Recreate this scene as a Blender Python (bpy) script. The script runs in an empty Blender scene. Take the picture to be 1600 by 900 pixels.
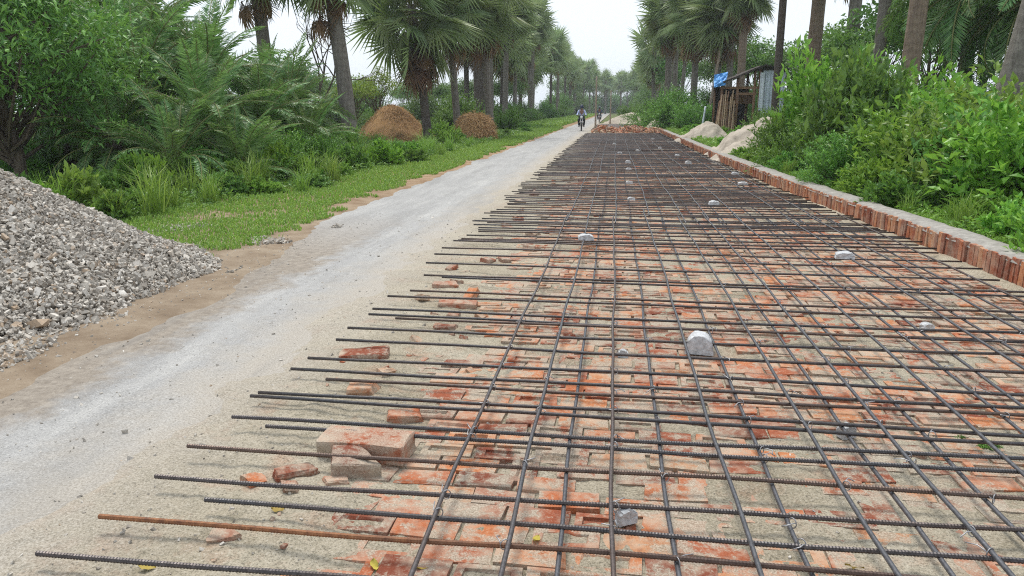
import bpy, math, random
import numpy as np
from mathutils import Matrix, Vector, Euler

# ------------------------------------------------------------------ camera, world, sun, exposure
sc = bpy.context.scene
COL = sc.collection
RNG = np.random.default_rng(11)
random.seed(7)
cam_d = bpy.data.cameras.new('camera')
cam_d.sensor_width = 36.0
cam_d.lens = 36.0 * 1155 / 1600
cam_d.clip_start = 0.05
cam_d.clip_end = 3000
cam = bpy.data.objects.new('camera', cam_d)
cam.location = (0, 0, 1.5)
cam.rotation_euler = (math.radians(90 - 13.627), 0, math.radians(7.762))
COL.objects.link(cam)
sc.camera = cam

SUN_EL, SUN_AZ = math.radians(64), math.radians(332)   # azimuth clockwise from +Y
world = bpy.data.worlds.new('World')
sc.world = world
world.use_nodes = True
wn = world.node_tree
for n in list(wn.nodes):
    wn.nodes.remove(n)
w_out = wn.nodes.new('ShaderNodeOutputWorld')
w_bg = wn.nodes.new('ShaderNodeBackground')
w_sky = wn.nodes.new('ShaderNodeTexSky')
w_sky.sky_type = 'NISHITA'
w_sky.sun_disc = False
w_sky.sun_elevation = SUN_EL
w_sky.sun_rotation = SUN_AZ
w_sky.dust_density = 4.0
w_mix = wn.nodes.new('ShaderNodeMix')
w_mix.data_type = 'RGBA'
w_mix.inputs[0].default_value = 0.88          # a closed layer of pale cloud over the clear sky
w_mix.inputs[7].default_value = (5.6, 6.05, 6.55, 1)
wn.links.new(w_sky.outputs[0], w_mix.inputs[6])
wn.links.new(w_mix.outputs[2], w_bg.inputs[0])
w_bg.inputs[1].default_value = 0.1
wn.links.new(w_bg.outputs[0], w_out.inputs[0])

sun_d = bpy.data.lights.new('sun', 'SUN')
sun_d.energy = 1.5
sun_d.angle = math.radians(20)
sun_d.color = (1.0, 0.95, 0.88)
sun = bpy.data.objects.new('sun', sun_d)
sd = Vector((math.sin(SUN_AZ) * math.cos(SUN_EL), math.cos(SUN_AZ) * math.cos(SUN_EL), math.sin(SUN_EL)))
sun.rotation_euler = sd.to_track_quat('Z', 'Y').to_euler()
sun.location = (0, 0, 40)
COL.objects.link(sun)

sc.view_settings.view_transform = 'Standard'
sc.view_settings.look = 'None'
sc.view_settings.gamma = 1.0
sc.view_settings.exposure = 0.94
sc.view_settings.use_curve_mapping = False
sc.render.engine = 'CYCLES'
sc.cycles.use_denoising = False
sc.cycles.filter_width = 1.1
sc.cycles.max_bounces = 6
sc.cycles.diffuse_bounces = 3
sc.cycles.glossy_bounces = 2
sc.cycles.transmission_bounces = 4
sc.cycles.volume_bounces = 0
sc.cycles.caustics_reflective = False
sc.cycles.caustics_refractive = False

# ------------------------------------------------------------------ camera maths used to read positions off the photograph
_F = 1155.0
_p = math.radians(13.627); _y = math.radians(7.762)
_fw = np.array([-math.sin(_y) * math.cos(_p), math.cos(_y) * math.cos(_p), -math.sin(_p)])
_rt = np.array([math.cos(_y), math.sin(_y), 0.0])
_up = np.cross(_rt, _fw)
def G(x, y, z=0.0):
    d = _fw + _rt * (x - 800) / _F + _up * (450 - y) / _F
    return np.array([0, 0, 1.5]) + d * ((z - 1.5) / d[2])
def AT(x, y, Y):
    d = _fw + _rt * (x - 800) / _F + _up * (450 - y) / _F
    return np.array([0, 0, 1.5]) + d * (Y / d[1])
def PX(P):
    v = np.asarray(P, float) - np.array([0, 0, 1.5])
    z = v @ _fw
    return 800 + _F * (v @ _rt) / z, 450 - _F * (v @ _up) / z, z

# ------------------------------------------------------------------ mesh helpers
def U(a, b, n=None):
    return RNG.uniform(a, b, n)
def unit(a):
    a = np.asarray(a, float)
    return a / np.maximum(np.linalg.norm(a, axis=-1, keepdims=True), 1e-9)
def q2t(Q):
    Q = np.asarray(Q)
    return np.concatenate([Q[:, [0, 1, 2]], Q[:, [0, 2, 3]]])
class MB:
    def __init__(s):
        s.v = []; s.f = []; s.n = 0
    def add(s, V, F):
        V = np.asarray(V, float).reshape(-1, 3); F = np.asarray(F, int).reshape(-1, 3)
        s.v.append(V); s.f.append(F + s.n); s.n += len(V)
        return s
    def box(s, c, d, rot=None):
        V = np.array([[x, y, z] for z in (-.5, .5) for y in (-.5, .5) for x in (-.5, .5)]) * np.asarray(d, float)
        if rot is not None:
            V = V @ np.array(Euler(rot).to_matrix()).T
        Q = [[0, 2, 3, 1], [4, 5, 7, 6], [0, 1, 5, 4], [2, 6, 7, 3], [0, 4, 6, 2], [1, 3, 7, 5]]
        return s.add(V + np.asarray(c, float), q2t(Q))
    def tube(s, pts, r, k=6, cap=True):
        pts = np.asarray(pts, float); m = len(pts)
        r = np.broadcast_to(np.asarray(r, float), (m,))
        T = unit(np.gradient(pts, axis=0))
        ref = np.array([0, 0, 1.0]) if abs(T[0][2]) < .9 else np.array([1.0, 0, 0])
        A = unit(np.cross(T, ref)); B = np.cross(A, T)
        a = np.arange(k) / k * 2 * np.pi
        V = pts[:, None] + r[:, None, None] * (np.cos(a)[None, :, None] * A[:, None] + np.sin(a)[None, :, None] * B[:, None])
        i = np.arange(m - 1)[:, None] * k; j = np.arange(k)[None]
        Q = np.stack([i + j, i + (j + 1) % k, i + k + (j + 1) % k, i + k + j], -1).reshape(-1, 4)
        F = q2t(Q); V = V.reshape(-1, 3)
        if cap:
            V = np.concatenate([V, pts[:1], pts[-1:]])
            c0, c1 = m * k, m * k + 1
            jj = np.arange(k)
            F = np.concatenate([F, np.stack([np.full(k, c0), (jj + 1) % k, jj], -1),
                                np.stack([np.full(k, c1), (m - 1) * k + jj, (m - 1) * k + (jj + 1) % k], -1)])
        return s.add(V, F)
    def lathe(s, prof, k=16, c=(0, 0, 0)):
        prof = np.asarray(prof, float); m = len(prof)
        a = np.arange(k) / k * 2 * np.pi
        V = np.stack([prof[:, None, 0] * np.cos(a), prof[:, None, 0] * np.sin(a), np.repeat(prof[:, 1:2], k, 1)], -1).reshape(-1, 3)
        i = np.arange(m - 1)[:, None] * k; j = np.arange(k)[None]
        Q = np.stack([i + j, i + (j + 1) % k, i + k + (j + 1) % k, i + k + j], -1).reshape(-1, 4)
        return s.add(V + np.asarray(c, float), q2t(Q))
    def arrays(s):
        return np.concatenate(s.v), np.concatenate(s.f)
    def mesh(s, name, mat, smooth=False):
        return mesh_np(name, *s.arrays(), mat, smooth)
    def obj(s, name, mat, parent=None, smooth=False):
        return link(name, s.mesh(name, mat, smooth), parent)
def mesh_np(name, V, F, mat, smooth=False):
    me = bpy.data.meshes.new(name)
    n, m = len(V), len(F)
    me.vertices.add(n); me.loops.add(m * 3); me.polygons.add(m)
    me.vertices.foreach_set('co', np.ascontiguousarray(V, np.float32).ravel())
    me.loops.foreach_set('vertex_index', np.ascontiguousarray(F, np.int32).ravel())
    me.polygons.foreach_set('loop_start', np.arange(m, dtype=np.int32) * 3)
    me.polygons.foreach_set('loop_total', np.full(m, 3, np.int32))
    me.polygons.foreach_set('use_smooth', np.full(m, smooth, bool))
    me.update(calc_edges=True)
    if mat is not None:
        me.materials.append(mat)
    return me
def link(name, data, parent=None, loc=None, rot=None, scale=None):
    o = bpy.data.objects.new(name, data)
    COL.objects.link(o)
    if parent is not None:
        o.parent = parent
    if loc is not None: o.location = loc
    if rot is not None: o.rotation_euler = rot
    if scale is not None: o.scale = (scale,) * 3 if np.isscalar(scale) else scale
    return o
def tag(o, label, cat, group=None, kind=None):
    if label: o['label'] = label
    if cat: o['category'] = cat
    if group: o['group'] = group
    if kind: o['kind'] = kind
    return o
def thing(name, label, cat, loc=(0, 0, 0), rz=0.0, group=None, scale=None):
    return tag(link(name, None, None, loc, (0, 0, rz), scale), label, cat, group)
ORD = ['nearest', 'second', 'third', 'fourth', 'fifth', 'sixth', 'seventh', 'eighth', 'ninth', 'tenth', 'eleventh', 'twelfth',
       'thirteenth', 'fourteenth', 'fifteenth', 'sixteenth', 'seventeenth', 'eighteenth', 'nineteenth', 'twentieth',
       'twenty-first', 'twenty-second', 'twenty-third', 'twenty-fourth', 'twenty-fifth', 'twenty-sixth', 'twenty-seventh',
       'twenty-eighth', 'twenty-ninth', 'thirtieth', 'thirty-first', 'thirty-second', 'thirty-third', 'thirty-fourth',
       'thirty-fifth', 'thirty-sixth', 'thirty-seventh', 'thirty-eighth', 'thirty-ninth', 'fortieth']

_TAB = np.random.default_rng(3).random((256, 256))
def vnoise(x, y):
    xi = np.floor(x).astype(int); yi = np.floor(y).astype(int)
    fx = x - xi; fy = y - yi
    fx = fx * fx * (3 - 2 * fx); fy = fy * fy * (3 - 2 * fy)
    g = lambda i, j: _TAB[i % 256, j % 256]
    return (g(xi, yi) * (1 - fx) + g(xi + 1, yi) * fx) * (1 - fy) + (g(xi, yi + 1) * (1 - fx) + g(xi + 1, yi + 1) * fx) * fy
def fbm(x, y, s=1.0, o=4):
    x = np.asarray(x, float) / s; y = np.asarray(y, float) / s
    r = 0; a = 1.0; t = 0
    for k in range(o):
        r = r + a * vnoise(x * 2 ** k + 17.3 * k, y * 2 ** k + 5.1 * k); t += a; a *= .5
    return r / t - .5            # about -0.4..0.4

def sheet(name, xs, ys, zf, mat, smooth=True, parent=None):
    """grid mesh; xs either 1-D or a function of the row fraction"""
    X, Y = np.meshgrid(xs, ys)
    Z = zf(X, Y)
    nx, ny = len(xs), len(ys)
    i = (np.arange(ny - 1) * nx)[:, None] + np.arange(nx - 1)[None]
    Q = np.stack([i, i + 1, i + nx + 1, i + nx], -1).reshape(-1, 4)
    V = np.stack([X, Y, Z], -1).reshape(-1, 3)
    return link(name, mesh_np(name, V, q2t(Q), mat, smooth), parent)
def grow(a, b, d0, k):
    out = [a]
    while out[-1] < b:
        out.append(out[-1] + max(d0, k * out[-1]))
    return np.array(out)

# ------------------------------------------------------------------ materials
class NT:
    def __init__(s, name):
        s.m = bpy.data.materials.new(name); s.m.use_nodes = True
        s.t = s.m.node_tree
        for n in list(s.t.nodes): s.t.nodes.remove(n)
        s.out = s.n('ShaderNodeOutputMaterial')
    def n(s, typ, **kw):
        n = s.t.nodes.new(typ)
        for k, v in kw.items(): setattr(n, k, v)
        return n
    def l(s, a, b): s.t.links.new(a, b)
    def coord(s, which='Object'):
        return s.n('ShaderNodeTexCoord').outputs[which]
    def noise(s, scale, vec=None, detail=4.0, rough=.55, dist=0.0):
        n = s.n('ShaderNodeTexNoise'); n.inputs['Scale'].default_value = scale
        n.inputs['Detail'].default_value = detail; n.inputs['Roughness'].default_value = rough
        n.inputs['Distortion'].default_value = dist
        if vec is not None: s.l(vec, n.inputs['Vector'])
        return n.outputs['Fac']
    def vor(s, scale, vec=None, feat='F1', out='Distance'):
        n = s.n('ShaderNodeTexVoronoi'); n.feature = feat; n.inputs['Scale'].default_value = scale
        if vec is not None: s.l(vec, n.inputs['Vector'])
        return n.outputs[out]
    def ramp(s, fac, stops):
        r = s.n('ShaderNodeValToRGB'); e = r.color_ramp.elements
        while len(e) < len(stops): e.new(.5)
        for k, (p, c) in enumerate(stops):
            e[k].position = p
            e[k].color = (*c, 1) if not np.isscalar(c) else (c, c, c, 1)
        s.l(fac, r.inputs[0]); return r.outputs[0]
    def mix(s, fac, a, b, mode='MIX'):
        m = s.n('ShaderNodeMix'); m.data_type = 'RGBA'; m.blend_type = mode
        for sock, v in ((m.inputs[0], fac), (m.inputs[6], a), (m.inputs[7], b)):
            if isinstance(v, (int, float)): sock.default_value = v
            elif isinstance(v, tuple): sock.default_value = (*v, 1)
            else: s.l(v, sock)
        return m.outputs[2]
    def math(s, op, a, b=None, clamp=False):
        m = s.n('ShaderNodeMath'); m.operation = op; m.use_clamp = clamp
        for sock, v in ((m.inputs[0], a), (m.inputs[1], b)):
            if v is None: continue
            if isinstance(v, (int, float)): sock.default_value = v
            else: s.l(v, sock)
        return m.outputs[0]
    def bump(s, h, strength=.5, dist=.01):
        b = s.n('ShaderNodeBump'); b.inputs['Strength'].default_value = strength; b.inputs['Distance'].default_value = dist
        s.l(h, b.inputs['Height']); return b.outputs[0]
    def pbr(s, col, rough=.8, metal=0.0, nrm=None, spec=.3):
        b = s.n('ShaderNodeBsdfPrincipled')
        for k, v in (('Base Color', col), ('Roughness', rough), ('Metallic', metal), ('Specular IOR Level', spec)):
            if isinstance(v, (int, float)): b.inputs[k].default_value = v
            elif isinstance(v, tuple): b.inputs[k].default_value = (*v, 1)
            else: s.l(v, b.inputs[k])
        if nrm is not None: s.l(nrm, b.inputs['Normal'])
        s.l(b.outputs[0], s.out.inputs[0]); return s.m

def m_leaf(name, c0, c1, c2, trans=.3, gloss=.35, patch=.5):
    t = NT(name)
    geo = t.n('ShaderNodeNewGeometry')
    info = t.n('ShaderNodeObjectInfo')
    r = geo.outputs['Random Per Island']
    col = t.ramp(r, [(0.0, c0), (.55, c1), (1.0, c2)])
    n = t.noise(1.7, t.coord(), 2.0)
    col = t.mix(t.math('MULTIPLY', t.ramp(n, [(.42, 0.0), (.62, 1.0)]), patch), col, c1 if patch < .5 else c2)
    hs = t.n('ShaderNodeHueSaturation')
    t.l(col, hs.inputs['Color'])
    t.l(t.math('ADD', t.math('MULTIPLY', info.outputs['Random'], .45), .78), hs.inputs['Value'])
    t.l(t.math('ADD', t.math('MULTIPLY', info.outputs['Random'], .03), .485), hs.inputs['Hue'])
    col = hs.outputs[0]
    b = t.n('ShaderNodeBsdfPrincipled')
    t.l(col, b.inputs['Base Color']); b.inputs['Roughness'].default_value = gloss
    b.inputs['Specular IOR Level'].default_value = .35
    tr = t.n('ShaderNodeBsdfTranslucent')
    t.l(t.mix(.35, col, (.25, .38, .04)), tr.inputs[0])
    mx = t.n('ShaderNodeMixShader'); mx.inputs[0].default_value = trans
    t.l(b.outputs[0], mx.inputs[1]); t.l(tr.outputs[0], mx.inputs[2])
    t.l(mx.outputs[0], t.out.inputs[0])
    return t.m

def m_sand():
    t = NT('sandy_bed'); v = t.coord()
    big = t.noise(1.3, v, 5); fine = t.noise(105, v, 4, .75); mid = t.noise(22, v, 6, .75)
    col = t.ramp(big, [(.3, (.31, .265, .19)), (.5, (.41, .36, .27)), (.7, (.50, .45, .355))])
    col = t.mix(t.math('MULTIPLY', t.ramp(mid, [(.35, 1.0), (.55, 0.0)]), .45), col, (.17, .155, .10))
    red = t.ramp(t.noise(3.1, v, 6, .7), [(.53, 0.0), (.68, 1.0)])
    col = t.mix(t.math('MULTIPLY', red, .4), col, (.40, .20, .12))
    col = t.mix(t.ramp(fine, [(.34, .8), (.49, 0.0)]), col, (.10, .09, .07))
    col = t.mix(t.ramp(fine, [(.54, 0.0), (.68, .7)]), col, (.58, .54, .46))
    speck = t.vor(30, v)
    col = t.mix(t.ramp(speck, [(.06, .75), (.14, 0.0)]), col, (.10, .09, .08))
    sep = t.n('ShaderNodeSeparateXYZ'); t.l(v, sep.inputs[0])
    dx = t.math('ADD', sep.outputs[0], t.math('MULTIPLY', t.math('SUBTRACT', t.noise(2.6, v, 6, .7), .5), 1.1))
    dust = t.ramp(t.math('ADD', t.math('MULTIPLY', dx, .5), 1.5), [(.40, .95), (.78, 0.0)])     # lane dust tracked over the sand
    col = t.mix(dust, col, t.mix(t.ramp(fine, [(.4, .0), (.6, 1.0)]), (.31, .275, .225), (.50, .46, .40)))
    h = t.math('ADD', t.math('MULTIPLY', fine, .5), mid)
    return t.pbr(col, .95, 0, t.bump(h, .9, .014), .15)
def m_lane():
    t = NT('dusty_concrete'); v = t.coord()
    mp = t.n('ShaderNodeMapping'); mp.inputs['Scale'].default_value = (1.0, .13, 1.0); t.l(v, mp.inputs[0])
    streak = t.noise(3.2, mp.outputs[0], 7, .7); big = t.noise(.7, v, 6, .65)
    fine = t.noise(95, v, 4, .75); mid = t.noise(14, v, 6, .75)
    col = t.ramp(streak, [(.32, (.27, .265, .257)), (.5, (.365, .36, .348)), (.66, (.455, .447, .425))])
    col = t.mix(t.math('MULTIPLY', t.ramp(big, [(.42, 0.0), (.60, 1.0)]), .5), col, (.34, .335, .328))
    col = t.mix(t.ramp(mid, [(.30, .6), (.47, 0.0)]), col, (.24, .235, .22))
    col = t.mix(t.ramp(mid, [(.54, 0.0), (.68, .5)]), col, (.56, .55, .52))
    col = t.mix(t.ramp(fine, [(.34, .7), (.48, 0.0)]), col, (.17, .165, .16))
    col = t.mix(t.ramp(fine, [(.54, 0.0), (.68, .6)]), col, (.62, .61, .58))
    sp = t.vor(21, v)
    col = t.mix(t.ramp(sp, [(.05, .85), (.11, 0.0)]), col, (.09, .085, .08))
    sep = t.n('ShaderNodeSeparateXYZ'); t.l(v, sep.inputs[0])
    w = t.math('MULTIPLY', t.math('SUBTRACT', t.noise(2.6, v, 6, .7), .5), 1.0)
    e = t.ramp(t.math('ADD', t.math('ADD', sep.outputs[0], w), 3.1), [(.55, 0.0), (1.0, .85)])       # sand trodden on to the lane
    col = t.mix(e, col, t.mix(t.ramp(fine, [(.38, 0.0), (.62, 1.0)]), (.31, .275, .225), (.50, .46, .40)))
    near = t.ramp(t.math('MULTIPLY', sep.outputs[1], .05), [(.36, 1.0), (.52, 0.0)])
    br = t.math('MULTIPLY', near, t.ramp(t.math('ADD', t.math('MULTIPLY', t.math('ADD', sep.outputs[0], w), -1.0), -2.0), [(.75, 0.0), (1.0, .8)]))   # soil dragged off the dirt strip
    col = t.mix(br, col, t.mix(t.ramp(mid, [(.38, 0.0), (.62, 1.0)]), (.20, .16, .12), (.33, .28, .22)))
    stain = t.noise(1.1, mp.outputs[0], 7, .72)
    col = t.mix(t.ramp(stain, [(.54, 0.0), (.66, .45)]), col, (.22, .215, .205))
    h = t.math('ADD', t.math('MULTIPLY', fine, .6), mid)
    return t.pbr(col, .92, 0, t.bump(h, .8, .014), .2)
def m_verge():
    t = NT('verge_soil'); v = t.coord()
    sep = t.n('ShaderNodeSeparateXYZ'); t.l(v, sep.inputs[0])
    n = t.noise(2.2, v, 6, .65); fine = t.noise(90, v, 4, .7)
    col = t.ramp(n, [(.32, (.17, .125, .085)), (.5, (.245, .19, .135)), (.68, (.33, .27, .20))])
    far = t.ramp(t.math('MULTIPLY', sep.outputs[1], .02), [(.14, 0.0), (.36, 1.0)])
    col = t.mix(t.math('MULTIPLY', far, .8), col, t.ramp(n, [(.35, (.26, .15, .08)), (.65, (.40, .28, .17))]))
    col = t.mix(t.ramp(fine, [(.32, .5), (.5, 0.0)]), col, (.14, .10, .07))
    return t.pbr(col, .95, 0, t.bump(t.math('ADD', n, t.math('MULTIPLY', fine, .3)), .6, .02), .12)
def m_ground():
    t = NT('field_ground'); v = t.coord()
    n = t.noise(.22, v, 6, .65); f = t.noise(9, v, 5, .7)
    col = t.ramp(n, [(.35, (.075, .11, .03)), (.52, (.13, .16, .05)), (.68, (.30, .26, .13))])
    col = t.mix(t.ramp(f, [(.35, .6), (.55, 0.0)]), col, (.05, .06, .02))
    return t.pbr(col, .95, 0, t.bump(f, .6, .05), .1)
def m_brick(name='red_brick', pale=.42, dust=0.0):
    t = NT(name); v = t.coord(); info = t.n('ShaderNodeObjectInfo'); geo = t.n('ShaderNodeNewGeometry')
    r = t.math('FRACT', t.math('ADD', info.outputs['Random'], geo.outputs['Random Per Island']))
    col = t.ramp(r, [(0.0, (.18, .052, .03)), (.3, (.30, .088, .045)), (.6, (.41, .13, .058)), (.85, (.49, .19, .08)), (1.0, (.45, .23, .12))])
    wv = t.n('ShaderNodeVectorMath'); wv.operation = 'ADD'
    t.l(t.n('ShaderNodeNewGeometry').outputs['Position'], wv.inputs[0])
    n = t.noise(26, wv.outputs[0], 6, .7); f = t.noise(170, wv.outputs[0], 3, .7); b = t.noise(4.5, wv.outputs[0], 5, .7)
    col = t.mix(t.ramp(n, [(.33, .55), (.5, 0.0)]), col, (.17, .06, .04))
    col = t.mix(t.math('MULTIPLY', t.ramp(b, [(.43, 0.0), (.62, 1.0)]), pale * 1.5, True), col, (.50, .43, .33))
    col = t.mix(t.ramp(n, [(.55, 0.0), (.72, pale)]), col, (.60, .42, .30))
    col = t.mix(t.ramp(f, [(.6, 0.0), (.75, .5)]), col, (.60, .50, .40))
    if dust:
        d = t.math('ADD', t.math('MULTIPLY', t.noise(13, wv.outputs[0], 9, .78), .65), t.math('MULTIPLY', t.noise(2.2, wv.outputs[0], 5, .6), .35))
        sandc = t.mix(t.ramp(f, [(.36, 0.0), (.62, 1.0)]), (.20, .17, .125), (.50, .455, .37))
        col = t.mix(t.math('MULTIPLY', t.ramp(d, [(.475, 0.0), (.53, 1.0)]), dust), col, sandc)
    return t.pbr(col, .92, 0, t.bump(t.math('ADD', n, t.math('MULTIPLY', f, .4)), .6, .006), .15)
def m_steel(name='rebar_steel', g=1.0, brown=.95):
    t = NT(name); v = t.coord(); info = t.n('ShaderNodeObjectInfo')
    mp = t.n('ShaderNodeMapping'); mp.inputs['Scale'].default_value = (1, 1, 1); t.l(t.n('ShaderNodeNewGeometry').outputs['Position'], mp.inputs[0])
    n = t.noise(3.0, mp.outputs[0], 6, .7); f = t.noise(60, mp.outputs[0], 4, .7)
    col = t.ramp(f, [(.3, (.028 * g, .028 * g, .031 * g)), (.6, (.06 * g, .061 * g, .067 * g)), (.8, (.11 * g, .11 * g, .118 * g))])
    rust = t.ramp(f, [(.3, (.055, .034, .026)), (.7, (.13, .082, .06))])
    amt = t.math('ADD', t.math('MULTIPLY', t.math('POWER', info.outputs['Random'], 5.0), .9), t.math('SUBTRACT', t.math('MULTIPLY', n, 1.6), brown), True)
    col = t.mix(amt, col, rust)
    rg = t.ramp(f, [(.3, .5), (.7, .36)])
    return t.pbr(col, rg, .35, t.bump(f, .2, .002), .5)
def m_rust():
    t = NT('rusty_steel'); p = t.n('ShaderNodeNewGeometry').outputs['Position']
    f = t.noise(40, p, 5, .7); n = t.noise(5, p, 5, .7)
    sep = t.n('ShaderNodeSeparateXYZ'); t.l(p, sep.inputs[0])
    k = t.math('ADD', t.math('MULTIPLY', t.math('ADD', sep.outputs[0], 1.8), .38), t.math('MULTIPLY', t.math('SUBTRACT', n, .5), 1.2))
    col = t.mix(t.ramp(k, [(.35, 0.0), (.75, .9)]), t.ramp(f, [(.3, (.12, .05, .03)), (.55, (.25, .11, .05)), (.75, (.34, .16, .075))]), t.ramp(f, [(.3, (.04, .03, .028)), (.7, (.10, .075, .065))]))
    return t.pbr(col, .65, .15, t.bump(f, .3, .002), .3)
def m_simple(name, a, b, scale=8, rough=.8, bump=.3, dist=.01, metal=0.0, spec=.25, stretch=None):
    t = NT(name); v = t.coord()
    if stretch:
        mp = t.n('ShaderNodeMapping'); mp.inputs['Scale'].default_value = stretch; t.l(v, mp.inputs[0]); v = mp.outputs[0]
    n = t.noise(scale, v, 6, .65)
    return t.pbr(t.ramp(n, [(.32, a), (.68, b)]), rough, metal, t.bump(n, bump, dist), spec)
def m_stone():
    t = NT('crushed_stone'); geo = t.n('ShaderNodeNewGeometry')
    col = t.ramp(geo.outputs['Random Per Island'], [(0.0, (.25, .22, .185)), (.25, (.40, .365, .315)), (.6, (.53, .49, .43)), (.85, (.63, .59, .53)), (.93, (.43, .32, .22)), (1.0, (.70, .67, .61))])
    n = t.noise(60, geo.outputs['Position'], 4, .7)
    col = t.mix(t.ramp(n, [(.35, .4), (.55, 0.0)]), col, (.20, .18, .16))
    return t.pbr(col, .9, 0, t.bump(n, .4, .006), .2)
def m_trunk(name, a, b, ring=4.5):
    t = NT(name); v = t.coord()
    sep = t.n('ShaderNodeSeparateXYZ'); t.l(v, sep.inputs[0])
    n = t.noise(5, v, 6, .7)
    w = t.math('SINE', t.math('ADD', t.math('MULTIPLY', sep.outputs[2], ring * 6.28), t.math('MULTIPLY', n, 16.0)))
    mp = t.n('ShaderNodeMapping'); mp.inputs['Scale'].default_value = (9, 9, .9); t.l(v, mp.inputs[0])
    st = t.noise(2.0, mp.outputs[0], 5, .7)
    col = t.ramp(st, [(.3, a), (.7, b)])
    col = t.mix(t.ramp(w, [(.0, .0), (.9, .28)]), col, tuple(x * .55 for x in a))
    return t.pbr(col, .9, 0, t.bump(t.math('ADD', t.math('MULTIPLY', w, .10), st), .5, .03), .15)

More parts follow.
